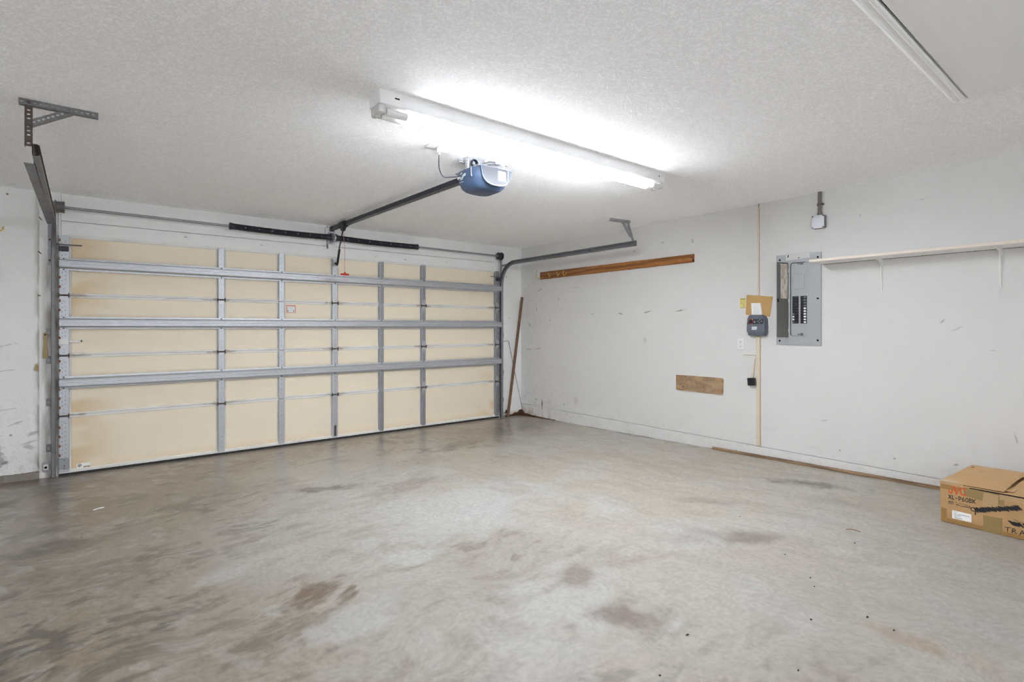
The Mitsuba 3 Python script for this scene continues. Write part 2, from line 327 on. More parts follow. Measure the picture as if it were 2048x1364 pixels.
def chip(p, n, uv):
    s, z = -p.y, p.z
    g = fbm(s * 9, z * 30, 3, 4); k = noise(s * 150, z * 150, 2)
    c = mix((.40, .265, .145), (.27, .165, .085), smoothstep(.3, .7, g))
    c = mix(c, (.42, .33, .24), smoothstep(.3, .75, k) * .45)
    return mix(c, (.12, .05, .03), blobs(s, z, [(2.81, .672, .018, .016, 0, .7), (3.07, .79, .01, .008, 0, .9), (3.16, .655, .007, .005, 0, .9)], 0.0))
mat('chipboard', mikit.proc(chip), .75)
mat('screw_orange', (.50, .23, .03), .5)
mat('panel_grey', (.40, .42, .44), .42, spec=.4)
mat('panel_grey_shaded', (.15, .155, .14), .55, spec=.3)  # panel grey with the shade of the open door put into the colour
def breaker_paper(p, n, uv):
    l = smoothstep(.45, .6, noise(p.x * 90 + p.y * 60, p.z * 22, 3)) * smoothstep(.3, .5, dr.abs(dr.sin(p.z * 260)))
    return mix((.66, .61, .56), (.36, .29, .25), l * .75)
mat('printed_paper', mikit.proc(breaker_paper), .7)
mat('grey_white', (.62, .62, .61), .5)
mat('cream_plastic', (.70, .61, .49), .5)
mat('cream_edge', (.50, .40, .30), .6)
mat('timer_grey', (.105, .118, .15), .45)
mat('timer_face', (.030, .034, .048), .4)
mat('timer_lid', (.13, .145, .18), .42)
def kraft(p, n, uv):
    return mix((.57, .36, .145), (.50, .31, .12), fbm(p.y * 20, p.z * 20, p.x * 20, 3))
mat('kraft_card', mikit.proc(kraft), .7)
mat('yellow_paper', (.72, .63, .22), .6)
mat('shelf_wood', (.76, .685, .60), .5)
mat('shelf_white', (.74, .735, .72), .5)
mat('conduit', galv((.19, .172, .16), .2, 4), .5, metal=.3)
mat('box_dark', galv((.16, .15, .15), .3, 4, .3), .5, metal=.3)
def cardboard(p, n, uv):
    g = fbm(p.x * 12, p.y * 12, p.z * 12, 3)
    c = mix((.50, .305, .145), (.43, .255, .115), g)
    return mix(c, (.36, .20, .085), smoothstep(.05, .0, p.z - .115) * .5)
mat('cardboard', mikit.proc(cardboard), .65)
mat('brown_tape', (.33, .185, .06), .22)
mat('olive_tape', (.30, .205, .085), .25)
mat('clear_tape', (.48, .315, .165), .12)
mat('lens_grey', (.055, .058, .068), .5, spec=.3)
mat('twig_brown', (.30, .15, .10), .7)
mat('orange_ink', (.62, .085, .02), .5)
mat('brown_ink', (.16, .09, .05), .6)
mat('dirt', (.085, .045, .025), .95, spec=.1)
mat('leaf_brown', (.05, .035, .025), .8)
mat('tan_brush', (.36, .27, .13), .6)

# ================================================================== the setting
put('floor', hull([(x, y, floor_z(y) - d) for x in (-6.2, .2) for y in (.35, -7.6) for d in (0, .2)]), 'concrete', kind='structure', label='worn stained concrete garage floor')
put('ceiling', box(-6.2, .2, -7.6, .3, H, H + .12), 'popcorn_ceiling', kind='structure', label='white popcorn textured ceiling')
put('wall_right', cat(box(0, .12, -7.6, .3, .176, H + .02), box(.012, .12, -7.6, .3, -.05, .176)), 'wall_right_paint', kind='structure', label='scuffed white wall right of the garage door')
put('baseboard_right', cat(box(0, .11, -7.6, .3, -.05, .171)), 'wall_right_paint', kind='structure', label='white painted curb along the foot of the right wall')
put('wall_left', box(-6.2, -6.05, -7.6, .3, -.05, H + .02), 'plain_white', kind='structure')
WX0, WX1, WZ0, WZ1 = -5.9, -3.5, .95, 2.35
put('wall_back', cat(box(-6.2, WX0, -7.6, -7.45, -.05, H + .02), box(WX1, .2, -7.6, -7.45, -.05, H + .02), box(WX0, WX1, -7.6, -7.45, -.05, WZ0), box(WX0, WX1, -7.6, -7.45, WZ1, H + .02)), 'plain_white', kind='structure')
put('added_window_1', cat(box(WX0 - .05, WX1 + .05, -7.47, -7.43, WZ0 - .05, WZ0, .004), box(WX0 - .05, WX1 + .05, -7.47, -7.43, WZ1, WZ1 + .05, .004), box(WX0 - .05, WX0, -7.47, -7.43, WZ0, WZ1, .004), box(WX1, WX1 + .05, -7.47, -7.43, WZ0, WZ1, .004), box(-4.73, -4.67, -7.55, -7.50, WZ0, WZ1, .004)), 'white_paint', kind='structure')  # unseen window, added to let in fill light
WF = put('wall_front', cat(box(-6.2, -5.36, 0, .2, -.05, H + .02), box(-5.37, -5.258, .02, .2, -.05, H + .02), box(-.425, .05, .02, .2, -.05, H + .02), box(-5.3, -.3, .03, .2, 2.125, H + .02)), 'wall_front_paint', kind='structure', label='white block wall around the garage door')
put('header_board', box(-5.237, -.51, 0, .05, 2.262, H, .002), 'wall_front_paint', WF)
put('header_board', box(-5.237, -.51, -.004, .05, 2.118, 2.256, .003), 'wall_front_paint', WF)
put('anchor_board', box(-2.885, -2.80, -.008, .01, 2.235, 2.488, .002), 'wall_front_paint', WF)
put('anchor_edge', box(-2.903, -2.887, -.012, .01, 2.228, 2.488, .001), 'old_steel', WF)  # dark strip drawn for the edge of the anchor plate
put('jamb_board', cat(box(-5.384, -5.2585, -.022, .05, floor_z(0) - .02, H, .003), box(-5.26, -5.239, -.022, .05, 2.14, H, .002)), 'wall_front_paint', WF)
put('jamb_board', cat(box(-.4215, .004, -.022, .05, floor_z(0) - .02, 2.135, .003), box(-.51, .004, -.022, .05, 2.135, H, .002)), 'wall_front_paint', WF)
put('wall_patch', box(-5.585, -5.463, -.004, .01, .045, .222, .001), 'wall_front_paint', WF)
put('footing', hull([(x, y, z) for x in (-6.05, -5.385) for y, z in ((.02, -.03), (.02, .075), (-.012, .062), (-.028, -.03))]), 'concrete', WF)

# ================================================================== sectional garage door
D0, D1, SEC = -5.2565, -.424, .5327
DOOR = put('door_1', box(D0, D1, -.006, .022, .012, 4 * SEC, .002), 'rail_white', kind='structure', label='cream sectional overhead garage door with galvanized stiles and three steel struts, closed')
STX = [D0 + .038, -3.990, -3.405, -2.8175, -2.2405, -1.657, D1 - .036]
HALF = [.038, .0315, .031, .0325, .030, .032, .036]
for r in range(4):
    z0, z1 = r * SEC + (.034 if r == 0 else .003), (r + 1) * SEC - .003
    for i in range(6):
        x0, x1 = STX[i] + HALF[i], STX[i + 1] - HALF[i + 1]
        put('infill_panel', box(x0 + .012, x1 - .012, -.0125, .01, z0 + .018, z1 - .018, .002), 'cream_panel', DOOR)
    # folded rails above and below each row of panels
    for (a, b) in ((z0, z0 + .019), (z1 - .019, z1)):
        put('section_rail', cat(box(D0, D1, -.020, .01, a, b, .0025), box(D0, D1, -.0225, .0, (a + b) / 2 - .002, (a + b) / 2 + .002, .001)), 'rail_white', DOOR)
    for i in range(7):
        e = i in (0, 6); hw = HALF[i]
        prof = Polygon([(-hw, 0), (-hw + .002, .026), (-hw + .008, .0285), (hw - .008, .0285), (hw - .002, .026), (hw, 0)])
        holes = []
        m = plate(prof, z1 - z0 - .004, frame((STX[i], -.012, z1 - .002), (1, 0, 0), (0, -1, 0)))
        key = put('end_stile' if e else 'stile', m, 'galvanized' if i < 4 else 'galvanized_dull', DOOR)
        # punched holes and bolt heads of the stile
        k = []
        for zz in np.arange(z0 + .05, z1 - .04, .052 if not e else .037):
            for dx in ((-.012, .012) if e else (0,)):
                k.append(cyl((STX[i] + dx, -.0403, zz + .01 * (dx > 0)), (STX[i] + dx, -.0413, zz + .01 * (dx > 0)), .0032, 8))
        put('punched_hole', cat(*k), 'hole_dark', key, kind='stuff')
        if e:
            sg = -1 if i == 0 else 1
            for zz in np.arange(z0 + .06, z1 - .05, .082):
                put('slot_tab', box(STX[i] + sg * .036, STX[i] + sg * .021, -.0425, -.035, zz, zz + .022), 'rust_orange', key)
put('bottom_rail', cat(box(D0, D1, -.034, .0, .024, .044, .003), box(D0, D1, -.037, -.03, .040, .046, .001)), 'rail_white', DOOR)
put('bottom_seal', box(D0 + .002, D1 - .002, -.040, .012, floor_z(0) - .004, .0235, .005), 'rubber', DOOR)
put('top_rail', box(D0, D1, -.024, .0, 4 * SEC - .014, 4 * SEC + .004, .002), 'rail_white', DOOR)
# struts: a hat section with a grooved face and two flanges
for zc in (1.873, 1.354, .826):
    pr = np.array([(-.055, .001), (-.055, .003), (-.040, .004), (-.033, .052), (-.027, .057), (-.019, .057), (-.017, .055), (-.004, .055), (-.002, .0515), (.002, .0515), (.004, .055), (.017, .055), (.019, .057), (.027, .057), (.033, .052), (.040, .004), (.055, .003), (.055, .001), (.037, .001), (.030, .049), (.025, .053), (-.025, .053), (-.030, .049), (-.037, .001)])
    m = sweep(np.c_[pr[:, 0], pr[:, 1]], [(-5.247, -.043, zc), (-.418, -.043, zc)], (0, 0, 1))
    if m.bounds[0][1] > -.08: m = sweep(np.c_[pr[:, 0], -pr[:, 1]], [(-5.247, -.043, zc), (-.418, -.043, zc)], (0, 0, 1))
    s = put('strut', m, 'galvanized', DOOR)
    for x in STX:
        for dz in (-.048, .048): put('bolt', cat(cyl((x, -.044, zc + dz), (x, -.050, zc + dz), .006, 6), cyl((x, -.050, zc + dz), (x, -.054, zc + dz), .004, 8)), 'dark_metal', s)
# hinges on the three seams
for r in (1, 2, 3):
    z = r * SEC
    for i in (0, 1, 3, 5, 6):
        x = STX[i]; up = Polygon([(-.026, .004), (-.026, .030), (-.013, .075), (.013, .075), (.026, .030), (.026, .004)])
        lo = Polygon([(-.026, -.004), (-.026, -.028), (0, -.080), (.026, -.028), (.026, -.004)])
        F = frame((x, -.0405, z), (1, 0, 0), (0, 0, 1))
        F[:3, 2] = -F[:3, 2] if F[1, 2] > 0 else F[:3, 2]
        h = put('hinge', cat(plate(up, .003, F), plate(lo, .003, F)), 'galvanized', DOOR)
        kn = [cyl((x - .036, -.050, z), (x + .036, -.050, z), .0075, 10)] + [box(x + d - .004, x + d + .004, -.056, -.040, z - .022, z + .020, .002) for d in (-.034, .034)]
        put('knuckle', cat(*kn), 'rusty_steel', h)
        for dz in (.055, .028, -.05): put('bolt', cyl((x, -.042, z + dz), (x, -.049, z + dz), .0055, 6), 'galvanized_dull', h)
        if i in (0, 6):
            sg = -1 if i == 0 else 1
            put('roller', cat(cyl((x - sg * .03, -.050, z), (x + sg * .062, -.050, z), .005, 8), cyl((x + sg * .050, -.050, z), (x + sg * .062, -.050, z), .018, 14)), 'galvanized_dull', h)
# top roller carriers with their long stems, slide bolt, lift bracket and stickers
for i, sg in ((0, -1), (6, 1)):
    x = STX[i]
    c = put('top_bracket', box(x - .034, x + .034, -.062, -.040, 1.985, 2.03, .003), 'dark_metal', DOOR)
    put('roller_stem', cyl((x + sg * .06, -.058, 2.043), (x - sg * .125, -.058, 2.043), .0055, 8), 'old_steel', c)
b = put('slide_bolt', box(STX[0] - .034, STX[0] + .030, -.050, -.040, 1.163, 1.212, .003), 'white_paint', DOOR)
put('bolt_bar', cat(box(-5.185, -5.10, -.040, -.030, 1.180, 1.196, .002), box(-5.115, -5.097, -.050, -.030, 1.178, 1.200, .002)), 'white_paint', b)
put('bolt_tip', box(-5.104, -5.092, -.052, -.032, 1.184, 1.200, .002), 'rusty_steel', b)
b = put('lift_bracket', box(STX[0] - .036, STX[0] + .034, -.046, -.036, .06, .16, .003), 'galvanized_dull', DOOR)
for dz in (.075, .095, .145): put('bolt', cyl((STX[0] + .004, -.046, dz), (STX[0] + .004, -.052, dz), .0065, 8), 'old_steel', b)
put('handle_plate', box(-2.828, -2.804, -.046, -.040, .046, .172, .003), 'rusty_steel', DOOR)
st = put('warning_sticker', box(-3.349, -3.252, -.0142, -.012, 1.474, 1.562), 'red_pale', DOOR, label='small white warning sticker with a red border')
put('sticker_face', box(-3.341, -3.260, -.0150, -.0125, 1.480, 1.548), 'label_white', st)
put('printing', cat(*[box(-3.334, -3.334 + w, -.0154, -.013, z, z + .004) for z, w in ((1.535, .066), (1.524, .05), (1.514, .06))]), 'grey_white', st)
put('pictogram', cat(box(-3.336, -3.328, -.0154, -.013, 1.486, 1.504), box(-3.280, -3.268, -.0154, -.013, 1.492, 1.502)), 'black_ink', st)
put('pictogram', box(-3.320, -3.286, -.0154, -.013, 1.482, 1.506), 'label_silver', st)
st = put('maker_sticker', box(-5.133, -5.037, -.0142, -.012, .052, .092), 'label_white', DOOR, label='small white sticker with a round dark emblem, browned at the bottom')
put('emblem', cat(_lathe([(0, .014), (.001, .014)], np.array((-5.112, -.0142, .073)), np.array((0, -1.0, 0)), 16)), 'brown_ink', st)
put('emblem', cat(_lathe([(0, .009), (.001, .009)], np.array((-5.112, -.0150, .073)), np.array((0, -1.0, 0)), 16)), 'label_white', st)
put('emblem', cat(_lathe([(0, .005), (.001, .005)], np.array((-5.112, -.0156, .073)), np.array((0, -1.0, 0)), 10)), 'black_ink', st)
put('rust_band', box(-5.085, -5.037, -.0150, -.012, .052, .064), 'olive_tape', st)

# ================================================================== tracks
def track_profile():
    a = [(-.027, .004), (-.027, .020), (-.023, .026), (-.016, .026)]
    outer = [(-.016, .0285), (-.025, .0285), (-.0295, .021), (-.0295, .0025), (-.024, -.002), (.024, -.002), (.0295, .0025), (.0295, .021), (.025, .0285), (.016, .0285)]
    inner = [(.016, .026), (.0235, .026), (.027, .020), (.027, .004), (.023, .0005), (-.023, .0005), (-.027, .004), (-.027, .020), (-.0235, .026), (-.016, .026)]
    return np.array(outer + inner)
def make_track(sg, xv, xh, zc, yend, metal, label):
    """sg +1: opens towards +x (left-hand track)."""
    t = thing('door_track', label, 'door track', 'tracks beside the garage door')
    yv, R = -.052, .30
    ver = [(xv, yv, z) for z in (floor_z(0) + .004, .6, 1.2, zc - R)]
    arc = [(xv + (xh[0] - xv) * k / 12, yv - R + R * math.cos(a), zc - R + R * math.sin(a)) for k, a in enumerate(np.linspace(0, PI / 2, 13))]
    hor = [(xh[0] + (xh[1] - xh[0]) * u, yv - R + (yend - yv + R) * u, zc) for u in np.linspace(0, 1, 6)]
    pr = track_profile()
    def sw(path):
        # side vector lies in the y-z plane, across the web; lips point to +-x
        p = np.array(path); tn = np.gradient(p, axis=0); tn /= np.linalg.norm(tn, axis=1, keepdims=True)
        nx = np.array([sg, 0, 0.0]); V = []
        for i in range(len(p)):
            side = np.cross(tn[i], nx); side /= np.linalg.norm(side)
            V.append(p[i] + pr[:, :1] * side + pr[:, 1:] * nx)
        n = len(pr); F = []
        for i in range(len(p) - 1):
            for j in range(n):
                k = (j + 1) % n; q = [i * n + j, i * n + k, (i + 1) * n + k, (i + 1) * n + j]; F += [[q[0], q[1], q[2]], [q[0], q[2], q[3]]]
        m = trimesh.Trimesh(np.vstack(V), np.array(F), process=False); m.fix_normals(); return m
    put('vertical_rail', sw(ver), metal, t, smooth=30)
    put('horizontal_rail', sw(arc + hor[1:]), metal, t, smooth=30)
    return t
tl = make_track(1, -5.299, (-5.285, -5.235), 2.235, -2.44, 'old_steel', 'dull rust-spotted steel door track on the left end of the garage door')
mat('track_grey', galv((.215, .225, .245), .16, 6), .45, metal=.6)
tr = make_track(-1, -.381, (-.385, -.372), 2.232, -2.47, 'track_grey', 'grey steel door track curving from the right end of the garage door')
# left: angle iron bolted outside the horizontal rail, angle plate on the jamb, jamb clips
put('angle_brace', cat(hull([(-5.285 - .004, -.12, 2.205), (-5.325, -.12, 2.205), (-5.285, -.12, 2.208), (-5.325, -.12, 2.208), (-5.242, -2.24, 2.205), (-5.285, -2.24, 2.205), (-5.242, -2.24, 2.208), (-5.285, -2.24, 2.208)]),
                      hull([(-5.290, -.12, 2.205), (-5.293, -.12, 2.205), (-5.290, -.12, 2.255), (-5.293, -.12, 2.255), (-5.243, -2.24, 2.205), (-5.246, -2.24, 2.205), (-5.243, -2.24, 2.255), (-5.246, -2.24, 2.255)])), 'old_steel', tl)
ap = put('jamb_angle', cat(box(-5.325, -5.283, -.026, -.022, 1.86, 2.29, .001), box(-5.305, -5.302, -.06, -.024, 1.86, 2.29, .001)), 'galvanized_dull', tl)
for z in (1.90, 2.08, 2.25): put('bolt', cat(cyl((-5.312, -.026, z), (-5.312, -.035, z), .009, 6), cyl((-5.312, -.035, z), (-5.312, -.039, z), .005, 8)), 'rusty_steel', ap)
for z in (1.27, 1.03, .661, .261):
    c = put('jamb_clip', cat(box(-5.336, -5.290, -.027, -.022, z - .034, z + .034, .001), box(-5.305, -5.302, -.05, -.024, z - .034, z + .034, .001)), 'old_steel', tl)
    put('bolt', cat(cyl((-5.318, -.027, z), (-5.318, -.034, z), .010, 6), cyl((-5.318, -.034, z), (-5.318, -.039, z), .006, 8)), 'galvanized_dull', c)
def perf_strip(L, w, hole=(.006, .0038), pitch=.021, off=.012):
    poly = sbox(0, 0, L, w); hs = [affinity.scale(Point(u, w / 2).buffer(1, quad_segs=3), hole[0], hole[1]) for u in np.arange(off, L - .004, pitch)]
    return poly.difference(unary_union(hs))
def perf_angle(p0, p1, leg_a, leg_b, w=.032, t=.0025, **k):
    """An angle iron from p0 to p1 whose two punched legs run along leg_a and leg_b."""
    p0, p1 = np.array(p0, float), np.array(p1, float); L = np.linalg.norm(p1 - p0); d = (p1 - p0) / L
    return cat(plate(perf_strip(L, w, **k), t, frame(p0, d, leg_a)), plate(perf_strip(L, w, **k), t, frame(p0, d, leg_b)))
put('flag_angle', cat(box(-.402, -.360, -.026, -.022, 1.80, 2.33, .001), box(-.402, -.399, -.060, -.024, 1.80, 2.33, .001)), 'galvanized_dull', tr)
put('curve_brace', perf_angle((-.398, -.03, 2.215), (-.398, -.235, 2.225), (0, 0, -1), (1, 0, 0), w=.022, hole=(.004, .0045), pitch=.016), 'old_steel', tr)
for z in (1.2, .66, .26): put('jamb_clip', box(-.372, -.345, -.05, -.021, z - .03, z + .03, .002), 'galvanized_dull', tr)
for y in (-.68, -1.25, -1.78): put('bolt', cyl((-.368, y, 2.233), (-.380, y, 2.233), .007, 8), 'hole_dark', tr)

# hangers of punched angle iron between ceiling and track ends
h = thing('track_hanger', 'dark rusty punched-angle hanger on the ceiling at the end of the left door track', 'bracket', 'punched-angle hangers of the door tracks')
put('drop_strap', perf_angle((-5.268, -2.405, 2.5), (-5.268, -2.405, 2.258), (1, 0, 0), (0, 1, 0), hole=(.0045, .0075), pitch=.0215), 'rusty_steel', h)
put('ceiling_angle', perf_angle((-5.29, -2.41, 2.470), (-4.968, -2.41, 2.470), (0, 0, 1), (0, 1, 0), w=.030, hole=(.007, .004), pitch=.024), 'old_steel', h)
put('brace', perf_angle((-5.252, -2.402, 2.358), (-5.075, -2.402, 2.470), (.0, 1, 0), (-.53, 0, .85), w=.030, hole=(.0075, .0045), pitch=.022), 'old_steel', h)
for p in ((-5.25, 2.485), (-5.25, 2.37), (-5.25, 2.29)): put('bolt', cyl((p[0], -2.412, p[1]), (p[0], -2.420, p[1]), .008, 6), 'rusty_steel', h)
h = thing('track_hanger', 'bluish grey punched-angle hanger on the ceiling at the end of the right door track', 'bracket', 'punched-angle hangers of the door tracks')
put('drop_strap', perf_angle((-.372, -2.358, 2.5), (-.352, -2.430, 2.235), (-1, 0, 0), (0, 1, 0), w=.028, hole=(.005, .007), pitch=.019), 'galvanized_dull', h)
put('ceiling_angle', perf_angle((-.630, -2.316, 2.472), (-.345, -2.362, 2.472), (0, 0, 1), (0, 1, 0), w=.028, hole=(.006, .004), pitch=.019), 'galvanized_dull', h)
put('brace', perf_angle((-.455, -2.345, 2.475), (-.385, -2.405, 2.305), (-1, 0, 0), (0, -.9, .3), w=.026, hole=(.006, .0045), pitch=.019), 'galvanized_dull', h)
put('bolt', cyl((-.355, -2.44, 2.24), (-.375, -2.44, 2.24), .008, 6), 'chrome', h)

# ================================================================== torsion spring over the door
SH = thing('torsion_shaft', 'steel torsion shaft with two long black springs mounted above the garage door', 'torsion spring')
Y0 = -.098
def sh_z(x): return 2.362 + (2.338 - 2.362) * (x + 5.37) / 4.94
put('shaft', cyl((-5.372, Y0, sh_z(-5.372)), (-.425, Y0, sh_z(-.425)), .0125, 16), 'galvanized_dull', SH, smooth=40)
def spring(x0, x1, sag):
    xs = np.linspace(x0, x1, 40); z = [sh_z(x) - sag * math.sin(PI * (x - x0) / (x1 - x0)) for x in xs]
    pts = [(x, Y0, zz) for x, zz in zip(xs, z)]
    core = tube(pts, .0285, 14)
    n = int(abs(x1 - x0) / .0105); m = 10
    V = []
    for i in range(n * m + 1):
        u = i / (n * m); x = x0 + (x1 - x0) * u; a = 2 * PI * i / m
        V.append((x, Y0 + .0295 * math.cos(a), sh_z(x) - sag * math.sin(PI * u) + .0295 * math.sin(a)))
    return cat(core, tube(V, .0042, 4))
for x0, x1 in ((-3.905, -2.90), (-2.825, -1.795)):
    s = put('spring', spring(x0, x1, .008), 'spring_black', SH, smooth=60)
    k = [box(x, x + .007, Y0 - .0342, Y0 - .033, sh_z(x) - .014, sh_z(x) + .002) for x in np.linspace(x0 + .12, x1 - .1, 7)]
    put('paint_mark', cat(*k), 'opener_grey', s, kind='stuff')
for x, sg in ((-3.93, 1), (-1.77, -1)):
    put('winding_cone', _lathe([(0, .020), (.004, .036), (.014, .038), (.022, .034), (.06, .030)], np.array((x, Y0, sh_z(x))), np.array((float(sg), 0, 0)), 18), 'dark_metal', SH, smooth=35)
for x, sg in ((-2.885, -1), (-2.835, 1)):
    put('stationary_cone', _lathe([(0, .044), (.008, .044), (.012, .036), (.05, .031)], np.array((x, Y0, sh_z(x))), np.array((float(sg), 0, 0)), 20), 'dark_metal', SH, smooth=35)
put('center_bracket', cat(box(-2.864, -2.858, -.14, -.012, 2.29, 2.40, .002), box(-2.90, -2.82, -.018, -.0125, 2.28, 2.42, .002)), 'galvanized', SH)
put('bearing', _lathe([(0, .030), (.004, .040), (.016, .040), (.02, .030)], np.array((-2.853, Y0, 2.349)), np.array((1.0, 0, 0)), 20), 'chrome', SH, smooth=35)
for x, sg, zz in ((-5.275, 1, 2.362), (-.425, -1, 2.338)):
    d = put('cable_drum', _lathe([(0, .056), (.006, .057), (.009, .048), (.052, .047), (.056, .052), (.064, .052), (.066, .02)], np.array((x, Y0, zz)), np.array((float(sg), 0, 0)), 26), 'box_dark' if sg > 0 else 'dark_metal', SH, smooth=35)
    put('end_bearing', _lathe([(0, .030), (.012, .030)], np.array((x - sg * .022, Y0, zz)), np.array((float(sg), 0, 0)), 18), 'galvanized_dull', SH)
    put('end_plate', hull([(x - sg * .008, y, z) for y, z in ((-.03, zz - .07), (-.03, zz + .06), (Y0 - .04, zz + .03), (Y0 - .04, zz - .03))] + [(x - sg * .012, y, z) for y, z in ((-.03, zz - .07), (-.03, zz + .06), (Y0 - .04, zz + .03), (Y0 - .04, zz - .03))]), 'galvanized_dull', SH)
    put('lift_cable', tube([(x + sg * .02, Y0 + .047, zz), (x + sg * .012, -.062, 1.6), (x + sg * .012, -.058, .1)], .0022, 6), 'old_steel', SH)

# ================================================================== garage door opener
OP = thing('garage_door_opener', 'dark blue garage door opener on the ceiling with a long black rail to the door', 'garage door opener')
RZ0, RZ1 = 2.452, 2.425
put('rail', cat(hull([(-2.878 + a, -.07, RZ0 + b) for a in (-.017, .017) for b in (-.018, .02)] + [(-2.815 + a, -2.93, RZ1 + b) for a in (-.017, .017) for b in (-.018, .02)]),
               hull([(-2.878 + a, -.07, RZ0 + b) for a in (-.024, .024) for b in (-.022, -.016)] + [(-2.815 + a, -2.93, RZ1 + b) for a in (-.024, .024) for b in (-.022, -.016)])), 'rail_black', OP)
put('header_bracket', cat(box(-2.91, -2.846, -.10, -.006, 2.402, 2.412, .001), box(-2.91, -2.906, -.11, -.006, 2.402, 2.47, .001), box(-2.85, -2.846, -.11, -.006, 2.402, 2.47, .001), box(-2.925, -2.83, -.0125, -.006, 2.395, 2.475, .001)), 'chrome', OP)
put('rail_pulley', cat(cyl((-2.878, -.12, 2.435), (-2.878, -.12, 2.470), .025, 14), box(-2.905, -2.85, -.16, -.10, 2.43, 2.47, .004)), 'dark_metal', OP)
put('trolley', cat(box(-2.905, -2.835, -.53, -.37, 2.415, 2.478, .012), hull([(-2.89, -.50, 2.42), (-2.85, -.50, 2.42), (-2.89, -.38, 2.42), (-2.85, -.38, 2.42), (-2.885, -.46, 2.375), (-2.855, -.46, 2.375), (-2.885, -.42, 2.375), (-2.855, -.42, 2.375)])), 'black_plastic', OP)
put('straight_arm', hull([(-2.87 + a, -.44 + b, 2.39) for a in (-.003, .003) for b in (-.013, .013)] + [(-2.842 + a, -.215 + b, 2.165) for a in (-.003, .003) for b in (-.013, .013)]), 'rail_black', OP)
put('curved_arm', tube(bez((-2.836, -.235, 2.20), (-2.832, -.18, 2.10), (-2.829, -.155, 2.055), (-2.827, -.125, 2.040), (-2.823, -.07, 2.058)), .0125, 8), 'black_plastic', OP, smooth=50)
put('door_bracket', cat(box(-2.848, -2.844, -.085, -.040, 2.03, 2.10, .001), box(-2.800, -2.796, -.085, -.040, 2.03, 2.10, .001), box(-2.85, -2.79, -.046, -.040, 2.00, 2.125, .001), cyl((-2.85, -.07, 2.062), (-2.79, -.07, 2.062), .006, 8)), 'galvanized', OP)
# motor housing: rounded bowl, deeper in the middle
def bowl(x0, x1, y0, y1, ztop, zbot, n=40, k=9, expo=3.2, flat=.62):
    cx, cy, a, b = (x0 + x1) / 2, (y0 + y1) / 2, (x1 - x0) / 2, (y1 - y0) / 2
    V = []; th = np.arange(n) * 2 * PI / n
    ring = np.c_[np.sign(np.cos(th)) * np.abs(np.cos(th)) ** (2 / expo), np.sign(np.sin(th)) * np.abs(np.sin(th)) ** (2 / expo)]
    prof = [(1.0, 0.0), (1.0, .22), (.985, .42), (.94, .60), (.86, .76), (.74, .88), (.56, .96), (.30, .995), (.02, 1.0)]
    for s, d in prof: V.append(np.c_[cx + a * s * ring[:, 0], cy + b * s * ring[:, 1], np.full(n, ztop + (zbot - ztop) * d)])
    V.append([[cx, cy, ztop]]); V = np.vstack(V); F = []
    for i in range(len(prof) - 1):
        for j in range(n):
            q = [i * n + j, i * n + (j + 1) % n, (i + 1) * n + (j + 1) % n, (i + 1) * n + j]; F += [[q[0], q[2], q[1]], [q[0], q[3], q[2]]]
    c = len(prof) * n
    for j in range(n): F.append([c, j, (j + 1) % n])
    m = trimesh.Trimesh(V, np.array(F), process=False); m.fix_normals(); return m
OZ = 2.415
mh = put('motor_housing', bowl(-2.965, -2.665, -3.20, -2.88, OZ, 2.268), 'opener_blue', OP, smooth=35)
put('housing_rim', cat(box(-2.955, -2.675, -3.19, -2.89, OZ - .004, OZ + .008, .004)), 'opener_grey', mh)
put('seam_ridge', tube([(-2.966, -3.115, OZ - .002), (-2.965, -3.116, OZ - .05), (-2.962, -3.117, OZ - .065)], .004, 6), 'opener_grey', mh)
# light lens with its grey frame over the rear end
def rear_shell(ins, dz, y, dy):
    w = .130 - ins; pts = []
    for u in np.linspace(-1, 1, 21): pts.append((u * w, -dz * (1 - abs(u) ** 3.0) ** .5 - .01))
    return Polygon([(-w, .0)] + pts + [(w, .0)])
lens = put('light_lens', plate(rear_shell(.012, .100, 0, 0), .018, frame((-2.815, -3.186, OZ - .002), (1, 0, 0), (0, 0, 1))), 'lens_grey', mh, label='grey light lens on the rear of the motor housing')
put('lens_lip', plate(rear_shell(.0, .112, 0, 0).difference(rear_shell(.012, .100, 0, 0)), .014, frame((-2.815, -3.188, OZ - .002), (1, 0, 0), (0, 0, 1))), 'opener_dark', mh)
put('instruction_label', box(-2.80, -2.735, -3.2055, -3.203, OZ - .085, OZ - .018), 'label_white', lens)
put('antenna', cyl((-2.715, -3.206, OZ - .01), (-2.715, -3.206, OZ - .075), .003, 6), 'label_silver', lens)
EM = frame((-2.9675, -2.998, OZ - .040), (0, -1, 0), (0, 0, 1))
def disc(cu, cv, r, t0, t1, M, n=20):
    m = plate(Point(cu, cv).buffer(r, quad_segs=n // 4), t1 - t0); m.apply_translation((0, 0, t0)); m.apply_transform(M); return m
em = put('emblem', cat(disc(0, 0, .026, 0, .0025, EM), disc(-.042, -.004, .011, 0, .0025, EM), disc(.042, .004, .011, 0, .0025, EM), plate(sbox(-.042, -.006, .042, .006), .002, EM), plate(sbox(-.022, -.043, .024, -.040), .002, EM)), 'label_silver', mh, label='silver emblem of three joined discs')
put('emblem_ring', cat(plate(Point(0, 0).buffer(.021).difference(Point(0, 0).buffer(.018)), .0032, EM), disc(0, 0, .010, 0, .0032, EM)), 'opener_dark', em)
